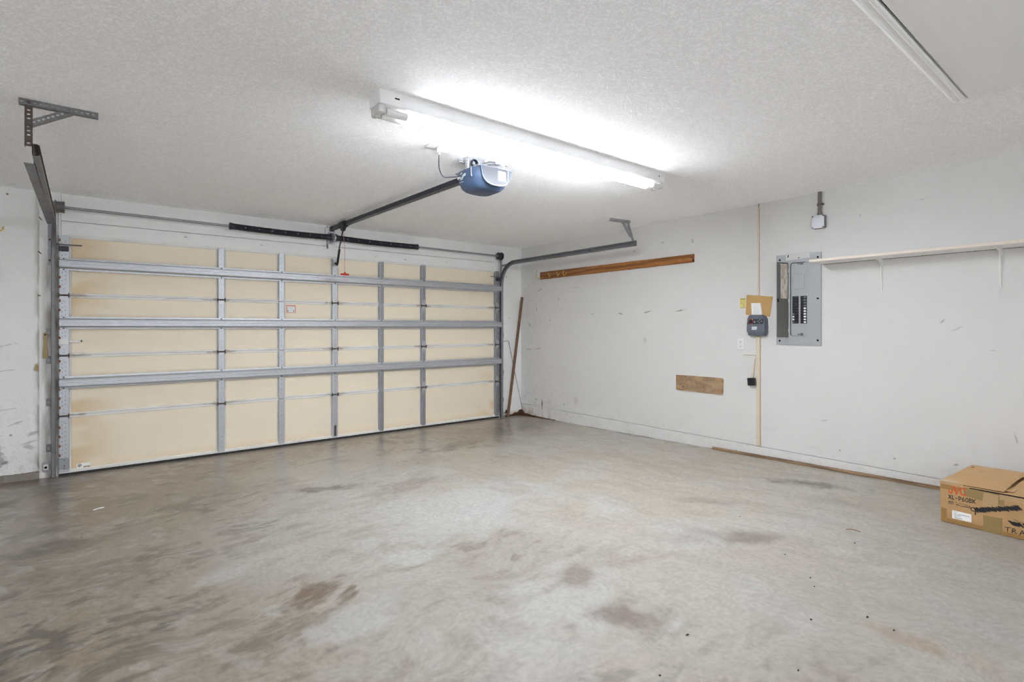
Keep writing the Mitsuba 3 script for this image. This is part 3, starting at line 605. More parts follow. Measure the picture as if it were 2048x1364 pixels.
# straps and wound cord on top
for p0, p1, la, lb in (((-2.955, -3.03, 2.5), (-2.955, -3.03, 2.405), (0, -1, 0), (1, 0, 0)), ((-2.98, -2.985, 2.472), (-2.78, -3.02, 2.472), (0, 0, 1), (0, -1, 0)), ((-2.715, -3.165, 2.5), (-2.715, -3.165, 2.395), (-1, 0, 0), (0, 1, 0)), ((-2.80, -3.17, 2.458), (-2.69, -3.17, 2.458), (0, 0, 1), (0, 1, 0))):
    put('hanging_strap', perf_angle(p0, p1, la, lb, w=.03, hole=(.006, .004), pitch=.022), 'galvanized', OP)
th = np.linspace(0, 6 * PI, 90)
put('power_cord', cat(tube(np.c_[-2.905 + .024 * np.cos(th), -3.055 - .0012 * th, 2.462 + .024 * np.sin(th)], .0048, 6),
                      tube(bez((-3.222, -3.125, 2.455), (-3.222, -3.12, 2.42), (-3.205, -3.10, 2.355), (-3.165, -3.085, 2.318), (-3.10, -3.07, 2.330), (-3.02, -3.05, 2.355), (-2.97, -3.04, 2.395)), .0035, 6)), 'rail_black', OP, smooth=60)
put('loose_wire', tube(bez((-2.90, -3.08, 2.44), (-2.86, -3.16, 2.425), (-2.81, -3.20, 2.42), (-2.76, -3.19, 2.44), (-2.80, -3.15, 2.46), (-2.86, -3.12, 2.45)), .0032, 6), 'opener_grey', OP, smooth=60)
# hanging release cord with its red T handle
rc = thing('release_cord', 'red release cord with red T handle hanging from the opener rail', 'pull cord')
put('cord', tube(bez((-2.852, -.40, 2.385), (-2.835, -.395, 2.15), (-2.832, -.392, 1.915)), .0022, 6), 'red_pale', rc)
put('handle', cat(box(-2.880, -2.784, -.402, -.382, 1.893, 1.914, .006), hull([(-2.846, -.400, 1.912), (-2.818, -.400, 1.912), (-2.846, -.384, 1.912), (-2.818, -.384, 1.912), (-2.836, -.396, 1.930), (-2.828, -.396, 1.930), (-2.836, -.388, 1.930), (-2.828, -.388, 1.930)])), 'red', rc)
put('cord_tail', cat(tube([(-2.840, -.392, 1.893), (-2.842, -.392, 1.82)], .0016, 5), tube([(-2.822, -.392, 1.893), (-2.819, -.392, 1.835)], .0016, 5)), 'red_pale', rc)
o = thing('ceiling_outlet', 'white ceiling outlet with a plug adapter left of the garage door opener', 'outlet')
put('cover_plate', box(-3.295, -3.175, -3.15, -3.075, 2.490, 2.502, .003), 'white_paint', o)
put('adapter', box(-3.235, -3.175, -3.165, -3.115, 2.452, 2.492, .004), 'white_paint', o)
put('prong_cap', cyl((-3.222, -3.13, 2.456), (-3.222, -3.13, 2.440), .007, 8), 'grey_white', o)
single('mounting_block', box(-2.815, -2.700, -3.125, -3.060, 2.484, 2.502, .003), 'white_paint', 'white flat mounting block on the ceiling right above the garage door opener', 'ceiling plate')

# ================================================================== fluorescent strip light
FX0, FX1 = -3.872, -1.545
LT = thing('ceiling_light', 'white two-tube fluorescent strip light fixed to the ceiling, lit', 'ceiling light')
prof = Polygon([(-.060, 0), (-.060, -.070), (-.057, -.073), (.057, -.073), (.060, -.070), (.060, 0)])
put('housing', plate(prof, FX1 - FX0, frame((FX0, -3.602, H + .001), (0, 1, 0), (0, 0, 1))), 'fixture_white', LT)
for x in (FX0 - .004, FX1 + .001):
    put('end_cap', box(x, x + .003, -3.6625, -3.5415, 2.427, 2.499, .001), 'fixture_white', LT)
for x, sg in ((FX0, 1), (FX1, -1)):
    for y in (-3.631, -3.573):
        s = put('lamp_holder', cat(box(x, x + sg * .034, y - .022, y + .022, 2.385, 2.430, .006), _lathe([(0, .019), (.006, .019)], np.array((x + sg * .034, y, 2.402)), np.array((float(sg), 0, 0)), 16)), 'grey_white', LT)
TY = (-3.631, -3.573)
WRAP = 20.0  # upper tube walls left unlit, added to hold down the glow on the ceiling
def arc_tube(x0, x1, y, z, r, a0, a1, n=18):
    """Part of a tube's wall along x; angles in degrees from -y over the underside (90) to +y (180)."""
    t = np.radians(np.linspace(a0, a1, n)); c = np.c_[y - r * np.cos(t), z - r * np.sin(t)]
    V = np.vstack([np.c_[np.full(n, x0), c], np.c_[np.full(n, x1), c]]); F = []
    for i in range(n - 1): F += [[i, i + 1, n + i + 1], [i, n + i + 1, n + i]]
    m = trimesh.Trimesh(V, np.array(F), process=False)
    if m.face_normals[len(F) // 2] @ (m.triangles_center[len(F) // 2] - np.array(((x0 + x1) / 2, y, z))) < 0: m.invert()
    return m
for y in TY:
    a, b, w = FX0 + .045, FX1 - .045, .115
    t = put('lamp_tube', arc_tube(a + w, b - .07, y, 2.402, .0188, -WRAP, 180 + WRAP), 'tube_lit', LT, smooth=40, emitter={'type': 'area', 'radiance': {'type': 'rgb', 'value': list(TUBE)}})
    put('unlit_tube_back', arc_tube(a + w, b - .07, y, 2.402, .0188, 180 + WRAP, 360 - WRAP), 'tube_glass', t, smooth=40)
    put('tube_end', cyl((a, y, 2.402), (a + w, y, 2.402), .0188, 20), 'tube_glass', t, smooth=40)
    put('tube_end', cyl((b - .07, y, 2.402), (b, y, 2.402), .0188, 20), 'tube_glass', t, smooth=40)
put('side_slot', box(-3.79, -3.765, -3.6630, -3.661, 2.466, 2.473), 'hole_dark', LT)
put('side_slot', box(FX1 - .07, FX1 - .06, -3.6630, -3.661, 2.464, 2.474), 'hole_dark', LT)

# ================================================================== attic hatch
AH = thing('attic_hatch', 'smooth white attic hatch with wide moulded trim in the ceiling near the right wall', 'attic hatch')
put('panel', box(-3.0, -1.462, -6.15, -5.442, 2.486, 2.502, .002), 'white_paint', AH)
tp = Polygon([(0, 0), (0, -.012), (.012, -.018), (.020, -.014), (.034, -.014), (.040, -.019), (.052, -.019), (.056, -.012), (.056, 0)])
put('trim', plate(tp, 1.56, frame((-1.449, -5.376, 2.501), (0, -1, 0), (0, 0, 1))), 'fixture_white', AH)
put('edge_strip', box(-1.462, -1.452, -6.15, -5.43, 2.492, 2.502, .002), 'fixture_white', AH)
put('gap', hull([(x, y, z) for x, y0, y1 in ((-3.0, -5.446, -5.434), (-1.475, -5.442, -5.438)) for y in (y0, y1) for z in (2.4965, 2.5012)]), 'hole_dark', AH)
for x, y in ((-1.72, -5.60), (-1.53, -5.50), (-2.1, -5.9)): put('nail_head', cyl((x, y, 2.487), (x, y, 2.484), .006, 8), 'fixture_white', AH)

# ================================================================== right wall
def R(s0, s1, z0, z1, o0, o1, b=0.0): return box(-o1, -o0, -s1, -s0, z0, z1, b)
def RF(s, z, o=0.0): return frame((-o, -s, z), (0, -1, 0), (0, 0, 1))       # x along the wall to the right, y up, z out of the wall
B = thing('hook_board', 'long stained oak board with yellow hooks mounted high on the right wall', 'hook board')
put('board', hull([(-o, -s, z) for s, za, zb in ((.474, 2.000, 2.103), (2.941, 2.008, 2.094)) for z in (za, zb) for o in (0, .019)]), 'oak_stain', B)
put('hook', tube([(-.015, -.535, 2.016), (-.06, -.535, 2.012), (-.128, -.53, 2.012), (-.138, -.53, 2.016), (-.142, -.53, 2.026), (-.142, -.53, 2.10), (-.140, -.53, 2.107), (-.12, -.53, 2.110)], .0045, 8), 'yellow_vinyl', B, smooth=60)
for s, ds, o in ((.71, .03, .05), (.885, .03, .055), (1.035, -.012, .05)):
    put('hook', tube(bez((-.015, -s, 2.05), (-.03, -s, 2.05), (-.03 - o * .6, -s - ds * .4, 2.020), (-.03 - o, -s - ds, 2.012), (-.04 - o, -s - ds, 2.03), (-.035 - o, -s - ds * .4, 2.075), n=6), .0042, 8), 'yellow_vinyl', B, smooth=60)
for s, z in ((.50, 2.06), (2.925, 2.055)): put('screw_head', cyl((-.019, -s, z), (-.0215, -s, z), .006, 8), 'dark_metal', B)
put('end_notch', R(2.93, 2.942, 2.012, 2.045, .0185, .0195), 'hole_dark', B)

single('wall_hook', tube(bez((.0, -.0, 0), (0, -.05, -.004), (.006, -.075, -.006), (.022, -.088, .0), (.028, -.090, .028), n=6) + np.array((-5.625, .005, 2.125)), .0045, 8), 'yellow_vinyl', 'yellow hook on the block wall at the left edge of the photo', 'hook', smooth=60)
J = thing('junction_box', 'square metal junction box with shiny cover under a short conduit on the right wall', 'junction box')
put('box_body', plate(rrect(4.120, 4.222, 2.180, 2.295, .014), .036, frame((0, 0, 0), (0, -1, 0), (0, 0, 1))), 'box_dark', J)
put('cover', plate(rrect(4.121, 4.221, 2.181, 2.294, .016), .003, frame((-.036, 0, 0), (0, -1, 0), (0, 0, 1))), 'galvanized', J)
for s, z in ((4.130, 2.286), (4.212, 2.190), (4.130, 2.190), (4.212, 2.286)): put('screw', cyl((-.039, -s, z), (-.042, -s, z), .005, 8), 'dark_metal', J)
put('conduit', cyl((-.018, -4.178, 2.29), (-.018, -4.178, 2.502), .0145, 14), 'conduit', J, smooth=40)
put('connector', cyl((-.018, -4.178, 2.292), (-.018, -4.178, 2.322), .019, 12), 'conduit', J)
put('conduit_strap', cat(cyl((-.018, -4.178, 2.382), (-.018, -4.178, 2.402), .0175, 14), R(4.148, 4.208, 2.384, 2.400, 0, .005, .001)), 'box_dark', J)

# electrical panel
E = thing('electrical_panel', 'grey electrical breaker panel with its door swung open, on the right wall', 'electrical panel')
opening = rrect(3.926, 4.074, 1.236, 1.903, .024)
cover = Polygon([(3.803, 1.156), (4.186, 1.154), (4.186, 1.975), (3.803, 1.981)]).difference(opening)
ec = put('cover', plate(cover, .014, frame((0, 0, 0), (0, -1, 0), (0, 0, 1))), 'panel_grey', E)
put('dead_front', plate(rrect(3.931, 4.0735, 1.2375, 1.8985, .022).difference(unary_union([sbox(3.9415, 1.349, 3.9975, 1.597), sbox(4.0115, 1.349, 4.0665, 1.597)])), .003, frame((-.0008, 0, 0), (0, -1, 0), (0, 0, 1))), 'panel_grey', E)
put('backing', R(3.915, 4.08, 1.226, 1.912, .0001, .0004), 'hole_dark', E)  # dark sheet painting the reveal shadow into the gap round the dead front
for c, (s0, s1) in enumerate(((3.9415, 3.9975), (4.0115, 4.0665))):
    for r in range(10):
        z = 1.597 - .0248 * (r + 1)
        b = put('breaker', R(s0 + .0005, s1 - .0005, z + .0006, z + .0242, 0, .006, .0015), 'black_plastic', E)
        inner = s1 - .020 if c == 0 else s0 + .006
        put('switch_lever', R(inner, inner + .014, z + .008, z + .017, .005, .014, .002), 'timer_face', b)
        if c == 1 or r in (6, 7, 8, 9):
            w = s1 - .026 if c == 1 else s0 + .004
            white = (c == 1 and r >= 4) or (c == 0 and r >= 6)
            if white or r < 4: put('rating_mark', R(w, w + (.020 if c == 1 else .014), z + .005, z + .020, .0055, .0066), 'label_white' if white and (r % 3 or c) else 'timer_lid', b)
for s, z in ((3.834, 1.938), (4.161, 1.932), (4.161, 1.568), (4.161, 1.200), (3.834, 1.190)): put('screw', cyl((-.013, -s, z), (-.0165, -s, z), .0085, 10), 'hole_dark', E)
for z in (1.890, 1.250): put('latch', cat(cyl((-.0025, -3.995, z), (-.007, -3.995, z), .0075, 10), R(4.008, 4.036, z - .01, z + .012, .002, .006, .002)), 'panel_grey' if z < 0 else 'box_dark', E)
put('knockout_outline', plate(rrect(3.945, 4.045, 1.66, 1.80, .01).difference(rrect(3.9465, 4.0435, 1.6615, 1.7985, .009)), .0033, frame((-.0008, 0, 0), (0, -1, 0), (0, 0, 1))), 'panel_grey_shaded', E)
pl = put('top_label', plate(Polygon([(3.890, 1.925), (4.094, 1.935), (4.094, 1.988), (3.890, 1.992)]), .0008, frame((-.0141, 0, 0), (0, -1, 0), (0, 0, 1))), 'grey_white', E)
put('label_mark', cat(R(3.905, 3.915, 1.955, 1.974, .0146, .0156), R(3.995, 4.010, 1.938, 1.944, .0146, .0156)), 'black_ink', pl)
# opened door: stands out from the cover, hinged at its left side
DM = frame((-.012, -3.912, 0), (-.955, .296, 0), (0, 0, 1))
dd = put('door', plate(rrect(0, .145, 1.222, 1.908, .010), .0022, DM), 'panel_grey', E)
DI = DM.copy(); 
DI[:3, 3] += DM[:3, 2] * (.0023 if DM[1, 2] < 0 else -.0016)
put('shaded_inner_face', plate(rrect(.002, .143, 1.224, 1.906, .010), .0006, DI), 'panel_grey_shaded', dd)  # darkened sheet painting the shade on the door's inner face
DP = DM.copy(); DP[:3, 3] += DM[:3, 2] * (.0030 if DM[1, 2] < 0 else -.0026)
put('circuit_list', plate(sbox(.014, 1.577, .100, 1.893), .0007, DP), 'printed_paper', dd)
put('door_latch', plate(sbox(.118, 1.545, .143, 1.575), .006, DP), 'black_plastic', dd)
for z in (1.29, 1.56, 1.83): put('door_hinge', cyl((-.013, -3.914, z - .015), (-.013, -3.914, z + .015), .005, 8), 'grey_white', E)

# shelf
S = thing('wall_shelf', 'long pale wooden shelf on white steel brackets on the right wall', 'shelf')
put('shelf_board', R(4.186, 6.35, 1.866, 1.886, 0, .25, .002), 'shelf_white', S)
put('front_edge', R(4.184, 6.35, 1.8655, 1.8865, .25, .253, .001), 'shelf_wood', S)
for s in (4.634, 5.342, 6.05):
    web = Polygon([(0.002, -.262), (.006, -.262), (.018, -.10), (.034, -.040), (.070, -.018), (.19, -.006), (.19, -.002), (.002, -.002)])
    br = put('bracket', cat(hull([(-o, -s - d, z) for o in (0, .003) for d, z in ((-.010, 1.8655), (.010, 1.8655), (-.009, 1.75), (.009, 1.75), (-.003, 1.595), (.003, 1.595))]), R(s - .011, s + .011, 1.8625, 1.8658, 0, .20, .001)), 'white_paint', S)
    put('web', plate(web, .006, frame((0, -s - .003, 1.866), (-1, 0, 0), (0, 0, 1)) if True else None), 'white_paint', br)
    for z in (1.62, 1.80): put('screw', cyl((-.003, -s - .007, z), (-.006, -s - .007, z), .0035, 6), 'grey_white', br)
put('wall_cleat_line', R(4.20, 6.35, 1.8625, 1.8660, 0, .003), 'panel_grey_shaded', S)

# irrigation timer with papers around it
single('cardboard_sheet', plate(Polygon([(3.515, 1.632), (3.765, 1.603), (3.738, 1.414), (3.503, 1.440)]), .004, frame((-.001, 0, 0), (0, -1, 0), (0, 0, 1))), 'kraft_card', 'brown cardboard sheet pinned to the right wall behind the timer', 'cardboard')
yc = thing('yellow_card', 'small yellow printed card on the wall left of the brown cardboard sheet', 'card')
put('card_face', plate(sbox(3.444, 1.505, 3.503, 1.602), .0012, frame((-.0005, 0, 0), (0, -1, 0), (0, 0, 1))), 'yellow_paper', yc)
put('printing', cat(R(3.448, 3.500, 1.590, 1.596, .0016, .0021), R(3.448, 3.500, 1.506, 1.509, .0016, .0021), R(3.478, 3.487, 1.528, 1.536, .0016, .0021), R(3.450, 3.495, 1.568, 1.570, .0016, .0021), R(3.450, 3.495, 1.552, 1.5535, .0016, .0021), R(3.450, 3.48, 1.54, 1.5415, .0016, .0021)), 'brown_ink', yc)
w = thing('paper_note', 'white paper slip standing behind the timer in front of the cardboard sheet', 'paper')
put('sheet', plate(Polygon([(3.560, 1.550), (3.648, 1.548), (3.668, 1.40), (3.570, 1.40)]), .001, frame((-.010, 0, 0), (0, -1, 0), (0, 0, 1))), 'label_white', w)
put('sheet', plate(Polygon([(3.585, 1.548), (3.655, 1.545), (3.676, 1.40), (3.590, 1.40)]), .001, frame((-.0065, 0, 0), (0, -1, 0), (0, 0, 1))), 'grey_white', w)
put('printing', cat(*[R(3.580, 3.58 + l, z, z + .0025, .0105, .0114) for z, l in ((1.505, .02), (1.495, .05), (1.480, .06), (1.468, .055), (1.455, .06))]), 'grey_white', w)
TM = thing('sprinkler_timer', 'dark grey sprinkler timer with a dial ringed in red on the right wall', 'timer')
body = Polygon([(3.535, 1.300), (3.532, 1.345), (3.537, 1.400), (3.552, 1.428), (3.580, 1.436), (3.675, 1.434), (3.702, 1.424), (3.718, 1.395), (3.722, 1.340), (3.722, 1.262), (3.712, 1.238), (3.702, 1.232), (3.565, 1.232), (3.546, 1.240), (3.542, 1.258), (3.536, 1.275)])
bm = m3.Manifold.hull_points(np.array([(a, b, c) for (a, b) in body.exterior.coords for c in (0.0, .034)] + [(3.628 + (a - 3.628) * .90, 1.335 + (b - 1.335) * .92, .052) for (a, b) in body.exterior.coords]))
am = bm.to_mesh(); bt = trimesh.Trimesh(am.vert_properties[:, :3], am.tri_verts, process=False); bt.apply_transform(frame((0, 0, 0), (0, -1, 0), (0, 0, 1)))
put('body', bt, 'timer_grey', TM)
RFm = frame((-.0520, 0, 0), (0, -1, 0), (0, 0, 1))
put('faceplate', plate(rrect(3.552, 3.700, 1.347, 1.395, .006), .0015, RFm), 'timer_face', TM)
put('display', plate(rrect(3.604, 3.655, 1.398, 1.418, .003), .0012, RFm), 'timer_lid', TM)
di = put('dial', cat(disc(3.580, 1.371, .0185, 0, .010, RFm)), 'black_plastic', TM)
put('dial_ring', plate(Point(3.580, 1.371).buffer(.0245).difference(Point(3.580, 1.371).buffer(.020)), .0022, RFm), 'red', di)
put('dial_mark', cat(disc(3.558, 1.371, .003, 0, .0026, RFm), disc(3.562, 1.387, .003, 0, .0026, RFm), disc(3.600, 1.390, .003, 0, .0026, RFm)), 'label_white', TM)
for du, dv in ((0, .015), (0, -.015), (-.017, 0), (.017, 0)): put('button', disc(3.668 + du, 1.372 + dv, .004, 0, .003, RFm), 'label_silver', TM)
put('button', disc(3.618, 1.366, .006, 0, .003, RFm), 'label_silver', TM)
lid = put('lid', plate(rrect(3.541, 3.712, 1.268, 1.342, .006), .0025, RFm), 'timer_lid', TM)
put('sticker', plate(rrect(3.590, 3.640, 1.290, 1.322, .003), .0035, RFm), 'label_silver', lid)
put('lower_flap', plate(rrect(3.552, 3.705, 1.238, 1.263, .006), .0015, RFm), 'timer_grey', TM)

# cream wire channel
C = thing('wire_channel', 'narrow cream wire channel running down the right wall from ceiling to curb', 'cable channel')
put('upper_channel', R(3.6225, 3.637, 1.622, 2.462, 0, .009, .002), 'cream_plastic', C)
put('channel_edge', R(3.637, 3.6405, 1.622, 2.462, 0, .007, .001), 'cream_edge', C)
put('lower_channel', R(3.611, 3.647, .177, 1.229, 0, .014, .003), 'cream_plastic', C)
put('channel_edge', R(3.647, 3.651, .177, 1.229, 0, .010, .001), 'cream_edge', C)
put('side_branch', R(3.480, 3.612, 1.041, 1.047, 0, .005, .001), 'cream_edge', C)
put('wire_end', tube([(-.004, -3.6285, 2.455), (-.006, -3.636, 2.50)], .0035, 6), 'rusty_steel', C)
o = thing('wall_outlet', 'white duplex wall outlet below the sprinkler timer', 'outlet')
put('cover_plate', R(3.418, 3.489, 1.094, 1.206, 0, .006, .003), 'white_paint', o)
for z in (1.172, 1.127):
    k = put('receptacle', plate(rrect(3.437, 3.470, z - .014, z + .014, .012), .0075, frame((0, 0, 0), (0, -1, 0), (0, 0, 1))), 'fixture_white', o)
    put('slot', cat(R(3.446, 3.4485, z - .002, z + .007, .007, .0079), R(3.4585, 3.461, z - .002, z + .007, .007, .0079), R(3.4515, 3.4555, z - .010, z - .006, .007, .0079)), 'hole_dark', k)
a = thing('power_adapter', 'black power adapter hanging from a cream wire beside the wire channel', 'power adapter')
ab = R(-.036, .036, -.036, .036, 0, .034, .005); ab.apply_transform(trimesh.transformations.rotation_matrix(-.10, (1, 0, 0))); ab.apply_translation((-.014, -3.577, .790))
put('adapter_body', ab, 'black_plastic', a)
put('wire', cat(hull([(-.012 - e, -3.573 + d, .826) for e in (0, .006) for d in (-.011, .011)] + [(-.012 - e, -3.584 + d, .93) for e in (0, .005) for d in (-.006, .006)] + [(-.012 - e, -3.600 + d, 1.02) for e in (0, .003) for d in (-.002, .002)])), 'cream_plastic', a)
pb = thing('wall_board', 'small weathered chipboard rectangle screwed to the lower right wall', 'board')
put('board', plate(Polygon([(2.722, .650), (2.728, .634), (2.75, .632), (3.262, .630), (3.268, .64), (3.272, .78), (3.262, .797), (3.20, .799), (2.80, .795), (2.722, .793)]), .012, frame((0, 0, 0), (0, -1, 0), (0, 0, 1))), 'chipboard', pb)
for s, z in ((2.755, .772), (2.755, .655), (3.240, .770), (3.240, .662)): put('screw', cyl((-.012, -s, z), (-.0145, -s, z), .010, 10), 'screw_orange', pb)

# ================================================================== left jamb odds and ends
b = thing('hanging_brush', 'small tan brush hanging on the left door jamb', 'brush')
put('handle', plate(Polygon([(-5.3535, 1.27), (-5.3275, 1.27), (-5.330, 1.17), (-5.327, 1.13), (-5.354, 1.13), (-5.350, 1.17)]), .012, frame((0, -.0225, 0), (1, 0, 0), (0, 0, 1))), 'tan_brush', b)
put('bristles', hull([(x, y, z) for x, z in ((-5.355, 1.13), (-5.326, 1.13), (-5.3235, 1.045), (-5.3585, 1.045)) for y in (-.0225, -.036)]), 'tan_brush', b)
put('hanging_hole', cyl((-5.3405, -.034, 1.25), (-5.3405, -.0352, 1.25), .006, 8), 'hole_dark', b)
for key, z, lab in (('sensor_l', .098, None),):
    s = thing('safety_sensor', 'grey safety sensor at the foot of the left door jamb', 'sensor')
    put('mount', plate(rrect(-5.362, -5.312, .055, .145, .015), .004, frame((0, -.022, 0), (1, 0, 0), (0, 0, 1))), 'galvanized_dull', s)
    put('body', box(-5.355, -5.318, -.062, -.024, .078, .125, .004), 'grey_white', s)
    put('eye', _lathe([(0, .010), (.004, .010)], np.array((-5.336, -.062, .102)), np.array((0, -1.0, 0)), 12), 'hole_dark', s)
s = thing('safety_sensor', 'small dark safety sensor at the foot of the right door track', 'sensor')
put('mount', box(-.335, -.315, -.10, -.022, .062, .067, .001), 'rusty_steel', s)
put('body', box(-.340, -.308, -.105, -.070, .067, .112, .005), 'dark_metal', s)
single('wall_anchor', hull([(x, y, z) for x, z in ((-5.412, .945), (-5.39, .935), (-5.384, .985), (-5.402, .998)) for y in (.004, -.018)]), 'tan_brush', 'small tan broken anchor on the block wall left of the jamb', 'wall anchor')
for x0, z0, x1, z1, w in ((-5.381, 2.268, -5.364, 2.245, 'topmost'), (-5.385, 1.972, -5.367, 1.950, 'second'), (-5.39, 1.595, -5.372, 1.585, 'lowest')):
    single('nail', tube([(x0, -.030, z0), ((x0 + x1) / 2, -.024, (z0 + z1) / 2), (x1, -.020, z1)], .0035, 6), 'rusty_steel', w + ' bent dark nail in the edge of the left door jamb', 'nail', 'bent nails in the left door jamb')

# ================================================================== leaning and lying things
d = np.array((-.046, -.105, 1.768)) - np.array((-.352, -.150, .030)); d /= np.linalg.norm(d)
stick = plate(sbox(-.020, -.008, .020, .008), 1.765)
M = np.eye(4); xx = np.array((1.0, 0, 0)) - d * d[0]; xx /= np.linalg.norm(xx); M[:3, 0], M[:3, 1], M[:3, 2], M[:3, 3] = xx, np.cross(d, xx), d, (-.352, -.150, .026)
stick.apply_transform(M)
single('wooden_stick', stick, 'brown_wood', 'brown wooden stick leaning into the corner right of the garage door', 'stick')
single('bent_wire', tube([(-.345, -.040, 1.105), (-.275, -.040, 1.118), (-.252, -.040, 1.110), (-.012, -.088, .016)], .0028, 6), 'dark_metal', 'thin bent dark wire leaning behind the stick in the corner', 'wire')
single('molding_strip', hull([(x, y, floor_z(y) + dz) for y in (-3.16, -5.35) for x, dz in ((-.034, .0), (-.004, .0), (-.034, .012), (-.026, .020), (-.006, .022))]), 'strip_wood', 'long brown wooden molding strip lying on the floor along the right wall', 'molding')
# heap of rusty dirt in the corner and along the curb
pts = []; n1, n2 = 34, 7
V, F = [], []
for i in range(n1):
    s = i / (n1 - 1); 
    for j in range(n2):
        u = j / (n2 - 1)
        if s < .35: q = 1 - s / .35; x, y, nx, ny, wd, hh = -.02 - .29 * q, -.022, 0, -1, .05 * (1.05 - q) + .012, .050 * (1 - q) ** 2 + .012
        else: q = (s - .35) / .65; x, y, nx, ny, wd, hh = 0, -.022 - .75 * q, -1, 0, .055 * (1 - q) + .008, .055 * (1 - q) ** 4 + .010
        k = .6 + .8 * rng.random()
        yy = y + ny * wd * u * k; X = x + nx * wd * u * k
        V.append((X - (.0 if j else -.004), yy, floor_z(yy) - .004 + (hh * (1 - u) ** 1.4 * k + (.004 if u < 1 else 0))))
for i in range(n1 - 1):
    for j in range(n2 - 1):
        a0 = i * n2 + j; F += [[a0, a0 + 1, a0 + n2 + 1], [a0, a0 + n2 + 1, a0 + n2]]
k = put('dirt_heap', trimesh.Trimesh(np.array(V), np.array(F), process=False), 'dirt', kind='stuff', label='heap of rust-brown dirt in the corner under the stick'); labels[k]['category'] = 'dirt'
# debris bits on the slab
for i, (x, y, r) in enumerate(((-2.44, -5.30, .014), (-2.64, -5.16, .010), (-2.47, -5.40, .010), (-3.02, -5.27, .008), (-3.13, -4.90, .011), (-2.25, -5.0, .008), (-2.33, -5.05, .007), (-2.07, -4.80, .007), (-1.62, -4.98, .007), (-3.42, -4.98, .007), (-1.7, -4.35, .007), (-5.05, -2.0, .006))):
    a = np.sort(rng.random(9)) * 2 * PI; rr = r * .72 * (.45 + .7 * rng.random(9)); z = floor_z(y)
    P = np.c_[x + rr * np.cos(a), y + rr * .55 * np.sin(a), z + .0 * a]
    single('leaf_fragment', hull(np.vstack([P, P * [1, 1, 1] + [0, 0, .003], [[x, y, z + .005]]])), 'leaf_brown', 'tiny dark leaf fragment lying on the concrete floor', 'debris', 'tiny dark debris on the floor')
single('twig', tube(bez((-1.43, -4.87, floor_z(-4.87) + .003), (-1.41, -4.90, floor_z(-4.9) + .006), (-1.41, -4.94, floor_z(-4.94) + .003)), .0022, 5), 'twig_brown', 'tiny reddish curved twig on the floor left of the cardboard box', 'twig')
single('paper_scrap', tube(bez((-5.0, -1.42, floor_z(-1.42) + .004), (-4.97, -1.40, floor_z(-1.4) + .006), (-4.94, -1.39, floor_z(-1.4) + .004)), .004, 5), 'label_white', 'tiny white scrap on the floor near the left end of the door', 'scrap')

# ================================================================== taped cardboard box
LB, DB, HB = .80, .60, .250
uax = np.array((-.075, -.997, .0185)); uax /= np.linalg.norm(uax)
wax = np.array((.997, -.075, 0)); zax = np.cross(wax, uax) if np.cross(wax, uax)[2] > 0 else np.cross(uax, wax)
OB = np.array((-.826, -5.190, floor_z(-5.19) + .001))
BM = np.eye(4); BM[:3, 0], BM[:3, 1], BM[:3, 2], BM[:3, 3] = uax, wax, zax, OB      # u, depth, up (left-handed: meshes are flipped)
def inbox(m):
    m = m.copy(); m.apply_transform(BM)
    m.fix_normals(); return m
def front(poly, o0=.0, t=.0006):
    """A flat shape on the front face given in (u, z)."""
    m = plate(poly, t); v = m.vertices.copy(); m.vertices = np.c_[v[:, 0], -o0 - t + v[:, 2], v[:, 1]]; return inbox(m)
def top(poly, o0=.0, t=.0006, zf=None):
    m = plate(poly, t); v = m.vertices.copy(); m.vertices = np.c_[v[:, 0], v[:, 1], HB + o0 + v[:, 2]]; 
    return inbox(m)
CB = thing('cardboard_box', 'taped brown cardboard box with black marker scribbles on the floor by the right wall', 'box')
put('body', inbox(box(0, LB, 0, DB, 0, HB - .004, .004)), 'cardboard', CB)
def flap(u0, u1, lift0, lift1):
    """A lid flap, slightly bowed."""
    nu, nw = 8, 8; V = []; F = []
    for side in (0, .004):
        for i in range(nu + 1):
            for j in range(nw + 1):
                u, w = u0 + (u1 - u0) * i / nu, DB * j / nw
                z = HB - .004 + lift0 + (lift1 - lift0) * i / nu + .018 * math.sin(PI * j / nw) * math.sin(PI * min(1, max(0, (u - .0) / .5))) + .010 * j / nw
                V.append((u, w, z + side))
    N = (nu + 1) * (nw + 1); at = lambda s, i, j: s * N + i * (nw + 1) + j
    for i in range(nu):
        for j in range(nw):
            for s in (0, 1): q = [at(s, i, j), at(s, i + 1, j), at(s, i + 1, j + 1), at(s, i, j + 1)]; F += [[q[0], q[1], q[2]], [q[0], q[2], q[3]]]
    for i in range(nu):
        for j in (0, nw): F += [[at(0, i, j), at(0, i + 1, j), at(1, i + 1, j)], [at(0, i, j), at(1, i + 1, j), at(1, i, j)]]
    for j in range(nw):
        for i in (0, nu): F += [[at(0, i, j), at(0, i, j + 1), at(1, i, j + 1)], [at(0, i, j), at(1, i, j + 1), at(1, i, j)]]
    return trimesh.Trimesh(np.array(V), np.array(F), process=False)
def top_z(u, w): return HB + .018 * math.sin(PI * w / DB) * math.sin(PI * min(1, max(0, u / .5))) + .010 * w / DB
def on_top(poly, off=.001, t=.0008):
    m = plate(poly, t); m = m.subdivide_to_size(.06) if len(m.faces) < 400 else m; v = m.vertices.copy()
    m.vertices = np.array([(a, b, top_z(a, b) + .0015 + off + c) for a, b, c in v]); return inbox(m)
put('flap', inbox(flap(0, .300, .002, .006)), 'cardboard', CB, smooth=40)
put('flap', inbox(flap(.312, LB, -.004, -.002)), 'cardboard', CB, smooth=40)
put('flap', inbox(box(.285, .335, .03, .57, HB + .002, HB + .0055, .001)), 'cardboard', CB)
